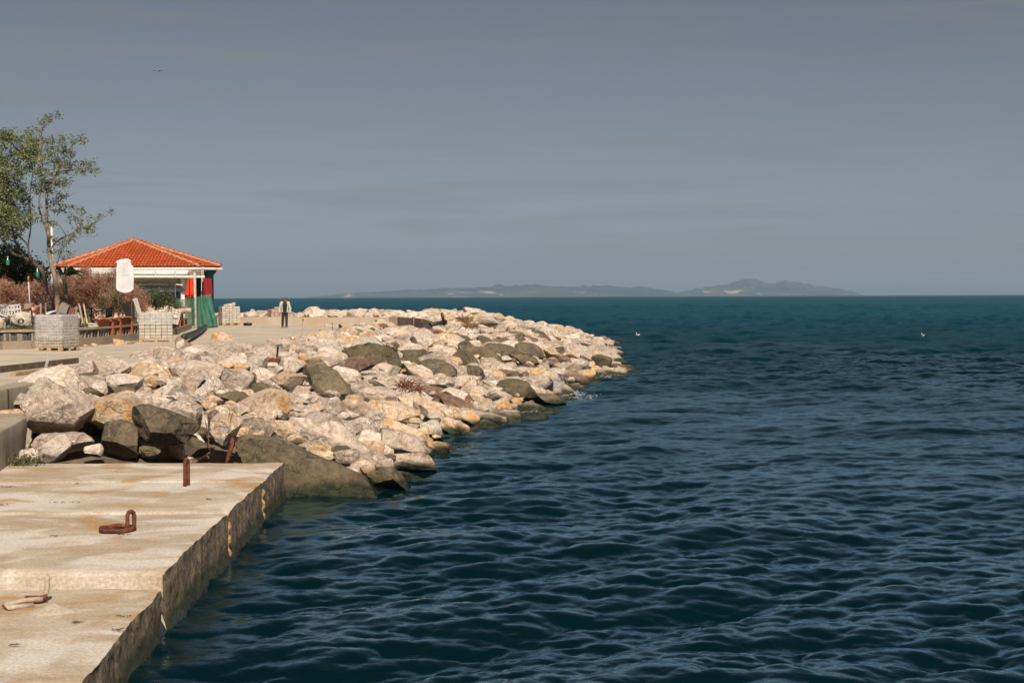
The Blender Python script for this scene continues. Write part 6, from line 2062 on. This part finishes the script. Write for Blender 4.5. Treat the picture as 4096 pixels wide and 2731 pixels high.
# odd blocks lined up at the slab edge
for i, (px, py, sx, sz, k, lab) in enumerate(((1268, 1296, .22, .18, 'pink', 'pinkish block near the parapet'), (1305, 1305, .22, .12, 'cream', 'cream block by the left pin'), (1325, 1309, .26, .12, 'cream', 'cream block left of the right pin'), (1350, 1310, .28, .12, 'cream', 'cream block at the end of the row'), (1163, 1297, .12, .08, 'pink', 'small pink block right of the person'), (1180, 1298, .12, .07, 'pink', 'second small pink block right of the person'), (1203, 1300, .14, .06, 'cream', 'flat scrap beside the surveying stake'))):
    p = ground(px, py)
    tag(MB().box(p + Vector((0, 0, sz / 2)), (sx, .18, sz), Matrix.Rotation(.5 * i, 3, 'Z'), bev=.015).build('loose_block', BLK[k]), lab + ' on the far deck', 'block', 'loose blocks on the far deck')
a, b = ground(1305, 1346), ground(1364, 1316)
tag(MB().bar(a + Vector((0, 0, .03)), b + Vector((0, 0, .03)), .06, .05).build('slab_edge_batten', DT), 'dark batten edging the slab right of the rusty pins', 'batten')
a, b = ground(1366, 1316), ground(1358, 1309)
tag(MB().bar(a + Vector((0, 0, .09)), b + Vector((0, 0, .12)), .1, .1).build('dark_offcut', DARK), 'dark offcut at the far end of the slab batten', 'offcut')

# ================================================================== MOORING IRONS ON THE QUAY
def onq(px, py): return W(px, py, QUAY)
def arc_bar(name, base, half, hgt, r_, yaw, label, lean=(0, 0), cat='mooring iron'):
    m = MB()
    pts_ = [(-half, 0, -.08), (-half, 0, hgt * .35)]
    pts_ += [(-half * math.cos(PI * k / 10), 0, hgt - half + half * math.sin(PI * k / 10)) for k in range(11)] if hgt > half else []
    pts_ += [(half, 0, hgt * .35), (half, 0, -.08)]
    rot = Matrix.Rotation(yaw, 3, 'Z')
    pts2 = [rot @ Vector(p) + Vector((lean[0] * max(p[2], 0), lean[1] * max(p[2], 0), 0)) for p in pts_]
    m.tube(pts2, [r_ * (1 + .12 * math.sin(k * 2.7)) for k in range(len(pts2))], 10)
    o = link(name, m.mesh(name, RUST, True), None, base)
    return tag(o, label, cat, 'rusty mooring irons on the quay')
arc_bar('mooring_loop', onq(747, 1944), .062, .40, .027, R(80), 'tall narrow rusty mooring loop standing mid quay')
b = onq(910, 1846)
m = MB().tube([(-.02, 0, -.05), (.01, 0, .06), (.05, 0, .18), (.075, .01, .29), (.085, .03, .37), (.07, .07, .40)], [.034, .036, .037, .037, .035, .03], 10)
tag(link('mooring_hook', m.mesh('mooring_hook', RUST, True), None, b), 'bent rusty bar leaning at the far edge of quay', 'mooring iron', 'rusty mooring irons on the quay')
b = onq(522, 2126)
arc_bar('mooring_staple', b + Vector((0, .02, 0)), .055, .24, .026, R(60), 'rusty staple holding the mooring ring on the quay')
rc = onq(470, 2124)
m = MB()
m.tube([rc + Vector((math.cos(2 * PI * k / 28) * .19, math.sin(2 * PI * k / 28) * .19, .034 + .006 * math.sin(k))) for k in range(29)], .030, 9)
tag(m.build('mooring_ring', RUST, None, smooth=True), 'rusty iron mooring ring lying flat on the quay', 'mooring ring')
# half-buried whitewashed ring near the camera
Q2 = QUAY2
b = W(180, 2440, Q2)
e = empty('concreted_ring', b, 'whitewashed mooring ring half buried in mortar near the camera', 'mooring ring')
WQ = concrete('mortar_lump', (0.50, 0.42, 0.325), (0.43, 0.35, 0.26), (0.45, 0.36, 0.25), (1, 1, 1))
def lump(u, w):
    a = u * 2 * PI
    r_ = (1 - w)
    q = W(205, 2450, Q2)
    hgt = .055 * max(0, w) ** 2.0
    rad = .235 * r_ * (1 + .12 * math.sin(a * 3 + 1))
    return (q.x + math.cos(a) * rad * 1.1 - .02 * w, q.y + math.sin(a) * rad * .75 + .12 * w, Q2 - .02 + hgt + .035 * min(1, w * 4))
MB().grid(lump, 26, 10).build('mortar', WQ, e, smooth=True)
q = W(190, 2404, Q2)
MB().tube([q + Vector((-.05, 0, .01)), q + Vector((-.02, 0, .06)), q + Vector((.0, 0, .14)), q + Vector((.0, 0, .23)), q + Vector((.012, 0, .25))], [.022, .024, .026, .026, .018], 9)  .build('staple', WQ, e, smooth=True)
p0, p1 = W(150, 2412, Q2), W(25, 2432, Q2)
m = MB().tube([p0 + Vector((0.05, 0, .045)), p0.lerp(p1, .5) + Vector((0, .03, .045)), p1 + Vector((.05, .03, .04)), p1 + Vector((0, -.04, .035)), p1 + Vector((.06, -.10, .03)), p1.lerp(p0, .45) + Vector((0, -.13, .02)), p0 + Vector((0, -.13, .01))], .026, 9)
m.build('ring', WQ, e, smooth=True)
m = MB().tube([p0 + Vector((-.12, .005, .047)), p0 + Vector((.03, .0, .05)), p0 + Vector((.09, .02, .07))], [.029, .028, .02], 9)
o = m.build('bare_rust', RUST, e, smooth=True)
# scraps of dry seaweed on the concrete
WEED = plain('dry_seaweed', (0.075, 0.070, 0.030), (0.12, 0.065, 0.03), scale=20)
wq = random.Random(31)
scr = [(262, 2012, .42, 'longest strand of dry seaweed on the upper quay'), (420, 1842, .10, 'dry seaweed scrap before the stones at the far quay edge'), (45, 1950, .22, 'seaweed scraps at left picture edge near the wall'),
       (15, 2022, .12, 'dark seaweed scrap at left edge beside the longest strand'), (310, 1938, .10, 'small seaweed scrap behind the longest strand'), (835, 2000, .07, 'seaweed scrap near the quay edge right of the tall loop'),
       (505, 2142, .16, 'seaweed caught under the front of the mooring ring'), (215, 2148, .12, 'seaweed scrap left of the mooring ring'),
       (300, 2493, .09, 'seaweed scrap just below the whitewashed ring'), (500, 2470, .07, 'seaweed scrap near the edge of the lower quay slab'), (460, 2524, .08, 'seaweed scrap lowest along the lower quay edge'), (50, 2584, .10, 'seaweed scrap low at the left picture edge')]
for i, (px, py, L_, lab) in enumerate(scr):
    b = W(px, py, QUAY2 if py > 2380 else QUAY)
    m = MB()
    for k in range(3 + int(L_ * 16)):
        o0 = Vector((wq.uniform(-L_, L_) * .5, wq.uniform(-.02, .02), .004))
        d = Vector((wq.uniform(-.08, .08), wq.uniform(-.03, .03), wq.uniform(.0, .012)))
        m.tube([o0, o0 + d * .5 + Vector((0, 0, .006)), o0 + d], [.004, .0055, .002], 5)
    o = link('seaweed_scrap', m.mesh('seaweed_scrap', WEED), None, b + Vector((0, 0, .010)))
    tag(o, lab, 'seaweed', 'seaweed scraps on the quay')
# green weed growing at the foot of the footing block
b = onq(85, 1862)
rs = np.random.RandomState(5)
cen = rs.normal(size=(420, 3)) * np.array([.22, .10, .05]) + np.array([0, 0, .08])
v, f, rn = leaves(cen, .07, rs, .3, .2)
e = empty('green_weed', b, 'straggling green weed at foot of the footing block', 'plant')
link('leaf_mass', raw_mesh('leaf_mass', v, f, [GLEAF], False, rn), e)['kind'] = 'stuff'
m = MB()
for k in range(7):
    a = R(20 + k * 22)
    m.tube([(0, 0, 0), (math.cos(a) * .16, -.03, .16 + .05 * math.sin(k)), (math.cos(a) * .33 + .05, -.05, .06)], [.008, .006, .003], 5)
m.local('stem', plain('brown_stem', (0.16, 0.09, 0.045)), e)
# dead plants on the breakwater
def dead_weed(px, py, sx, sz, n_, mat, label, seed, curl=.5):
    p = on_slope(px, py, 0.45) + Vector((0, -.1, 0.0))
    e = empty('dead_weed', p - Vector((0, 0, sz * .5)), label, 'dead plant', 'dead plants on the rocks')
    r2 = random.Random(seed)
    m = MB()
    for k in range(n_):
        o0 = Vector((r2.uniform(-sx, sx), r2.uniform(-.2, .2), r2.uniform(-sz, sz) * .6))
        d = Vector((r2.gauss(0, 1), r2.gauss(0, .6), r2.gauss(0, .8))).normalized() * r2.uniform(.12, .35)
        m.tube([o0, o0 + d * .5 + Vector((0, 0, .05 * curl)), o0 + d], [.012, .010, .004], 4)
    m.build('twigs', mat, None, origin=Vector((0, 0, 0))).parent = e
    e.children[0].location = (0, 0, sz * .5)
DRY = plain('dry_brown_weed', (0.30, 0.165, 0.07), (0.20, 0.10, 0.045), scale=12)
REDT = plain('dry_red_twigs', (0.24, 0.085, 0.045), (0.15, 0.06, 0.035), scale=12)
dead_weed(1862, 1280, .45, .30, 260, DRY, 'brown clump of dead weed on the upper rocks near the pipes', 1)
dead_weed(1885, 1302, .35, .18, 150, DRY, 'lower brown clump of dead weed on the upper rocks', 2)
dead_weed(1622, 1540, .22, .14, 60, REDT, 'reddish dead twigs on rocks halfway down the slope', 3)
dead_weed(1655, 1556, .20, .10, 45, REDT, 'small tangle of twigs right of reddish dead twigs', 4)
dead_weed(1560, 1397, .25, .10, 60, plain('green_brown_weed', (0.10, 0.095, 0.04), (0.06, 0.06, 0.03)), 'dark weed between the dark boulders below crest', 5)
m = MB()
tw = [D(748, 1622, 26.0), D(800, 1612, 25.9), D(850, 1607, 25.8), D(900, 1614, 25.7), D(920, 1640, 25.6), D(915, 1668, 25.6)]
m.tube(tw, [.006] * 6, 5)
m.tube([D(715, 1662, 25.6), D(770, 1690, 25.4), D(815, 1715, 25.3), D(838, 1765, 25.2)], [.006] * 4, 5)
m.tube([D(820, 1680, 25.5), D(832, 1730, 25.3), D(835, 1790, 25.2), D(842, 1800, 25.2)], [.010, .009, .008, .004], 5)
m.tube([D(740, 1820, 25.1), D(765, 1800, 25.1), D(785, 1790, 25.1)], [.008, .008, .006], 5)
tag(m.build('dry_creeper', REDT), 'thin reddish creeper stems trailing over stones left of rusty bar', 'creeper')

# ================================================================== FOAM, BIRDS, FLOATS
FOAM = plain('sea_foam', (0.60, 0.61, 0.62), (0.48, 0.50, 0.52), rough=.6, scale=12, bump=.2)
def spray(name, px, py, Y, sx, sy_, sz, n_, seed, label, rmin=.004, rmax=.022):
    """drops of broken water: jets rising from the foot when sz is large, a torn film when it is small"""
    rs = np.random.RandomState(seed)
    c = D(px, py, Y)
    v0, f0 = ico(1)
    V_, F_ = [], []
    hubs = np.stack([rs.normal(size=14) * sx, rs.normal(size=14) * sy_, np.zeros(14)], -1)
    for k in range(n_):
        h_ = hubs[rs.randint(14)]
        if sz > .05:
            t_ = rs.random() ** 1.6
            p = h_ * (0.5 + t_) + np.array([rs.normal() * .05 * (1 + 2 * t_), rs.normal() * .05, t_ * sz * 2.6 * (0.5 + abs(np.sin(h_[0] * 9))) - sz])
            q = v0 * (rmin + (rmax - rmin) * rs.random() ** 2 * (1.15 - t_)) * np.array([1.0, 1.0, 1.35])
        else:
            p = h_ + np.array([rs.normal() * sx * .28, rs.normal() * sy_ * .35, abs(rs.normal()) * sz])
            q = v0 * (rmin + (rmax - rmin) * rs.random() ** 2) * np.array([1.6, 1.6, .6])
        F_.append(f0 + len(V_) * len(v0))
        V_.append(q + p)
    o = link(name, raw_mesh(name, np.concatenate(V_), np.concatenate(F_), [FOAM], True, .5), None, c)
    return tag(o, label, 'foam', kind='stuff')
def wy_(px, py): return W(px, py, 0.03).y
spray('wave_spray', 2180, 1545, 49.2, .26, .2, .17, 2600, 1, 'white spray thrown up by a wave breaking on the rocks')
spray('wave_spray', 2215, 1520, 49.2, .20, .2, .16, 500, 2, 'fine white spray at the top of the breaking wave', .004, .016)
for i, (px, py, sx, n_, lab) in enumerate(((2265, 1572, .42, 800, 'broad patch of white foam below the breaking wave'), (2315, 1585, .30, 220, 'thin foam trailing right of the breaking wave'), (2120, 1640, .26, 260, 'foam lapping the rocks left of the breaking wave'),
                                  (2400, 1502, .35, 200, 'foam around the rocks near the dark point')  )):
    p = W(px, py, .05)
    spray('surface_foam', px, py, p.y, sx * 1.1, .75, .02, n_, 20 + i, lab, .003, .016)
# gull in flight
gp_ = D(631, 287, 150)
e = empty('flying_gull', gp_, 'gull gliding high in the sky on the left', 'bird')
GW, GD = plain('gull_white', (0.62, 0.60, 0.57)), plain('gull_grey', (0.05, 0.055, 0.06))
MB().tube([(0, -.20, 0), (0, -.14, .01), (0, -.02, .0), (0, .12, 0), (0, .24, .01)], [.012, .045, .06, .045, .012], 10).local('body', GW, e, smooth=True)
for s_ in (-1, 1):
    def wing(u, w, s_=s_):
        x = u * .53
        z = (.11 * math.sin(min(1, u * 2.2) * 1.5) - .08 * max(0, u - .45) ** 1.2 * (2.4 if s_ > 0 else 1.0)) + .015 * math.sin(w * PI)
        ch = lerp(.15, .03, u ** 1.5)
        return (s_ * (.03 + x), lerp(-ch, ch, w) - .03 + .06 * u, z + .01)
    MB().grid(wing, 12, 4).local('wing', GD, e, smooth=True).modifiers.new('solidify', 'SOLIDIFY').thickness = .012
MB().grid(lambda u, w: (lerp(-.05, .05, u) * (1 + w), .22 + w * .1, .01), 3, 2).local('tail', GW, e)
for px, py, r_, lab in ((2552, 1341, .15, 'white gull sitting on water beyond the breakwater tip'), (3692, 1343, .12, 'small white gull on the open water at right')):
    p = W(px, py, .08)
    e = empty('floating_gull', p, lab, 'bird', 'gulls on the water')
    MB().tube([(-r_ * 1.3, 0, .04), (-r_ * .8, 0, .03), (0, 0, .03), (r_ * .7, 0, .05), (r_ * 1.1, 0, .09)], [.01, r_ * .32, r_ * .46, r_ * .36, .02], 9).local('body', GW, e, smooth=True)
    MB().tube([(-r_ * .7, 0, .06), (-r_ * .85, 0, .16), (-r_ * .95, 0, .22), (-r_ * 1.25, 0, .20)], [.05, .035, .04, .01], 8).local('head', GW, e, smooth=True)
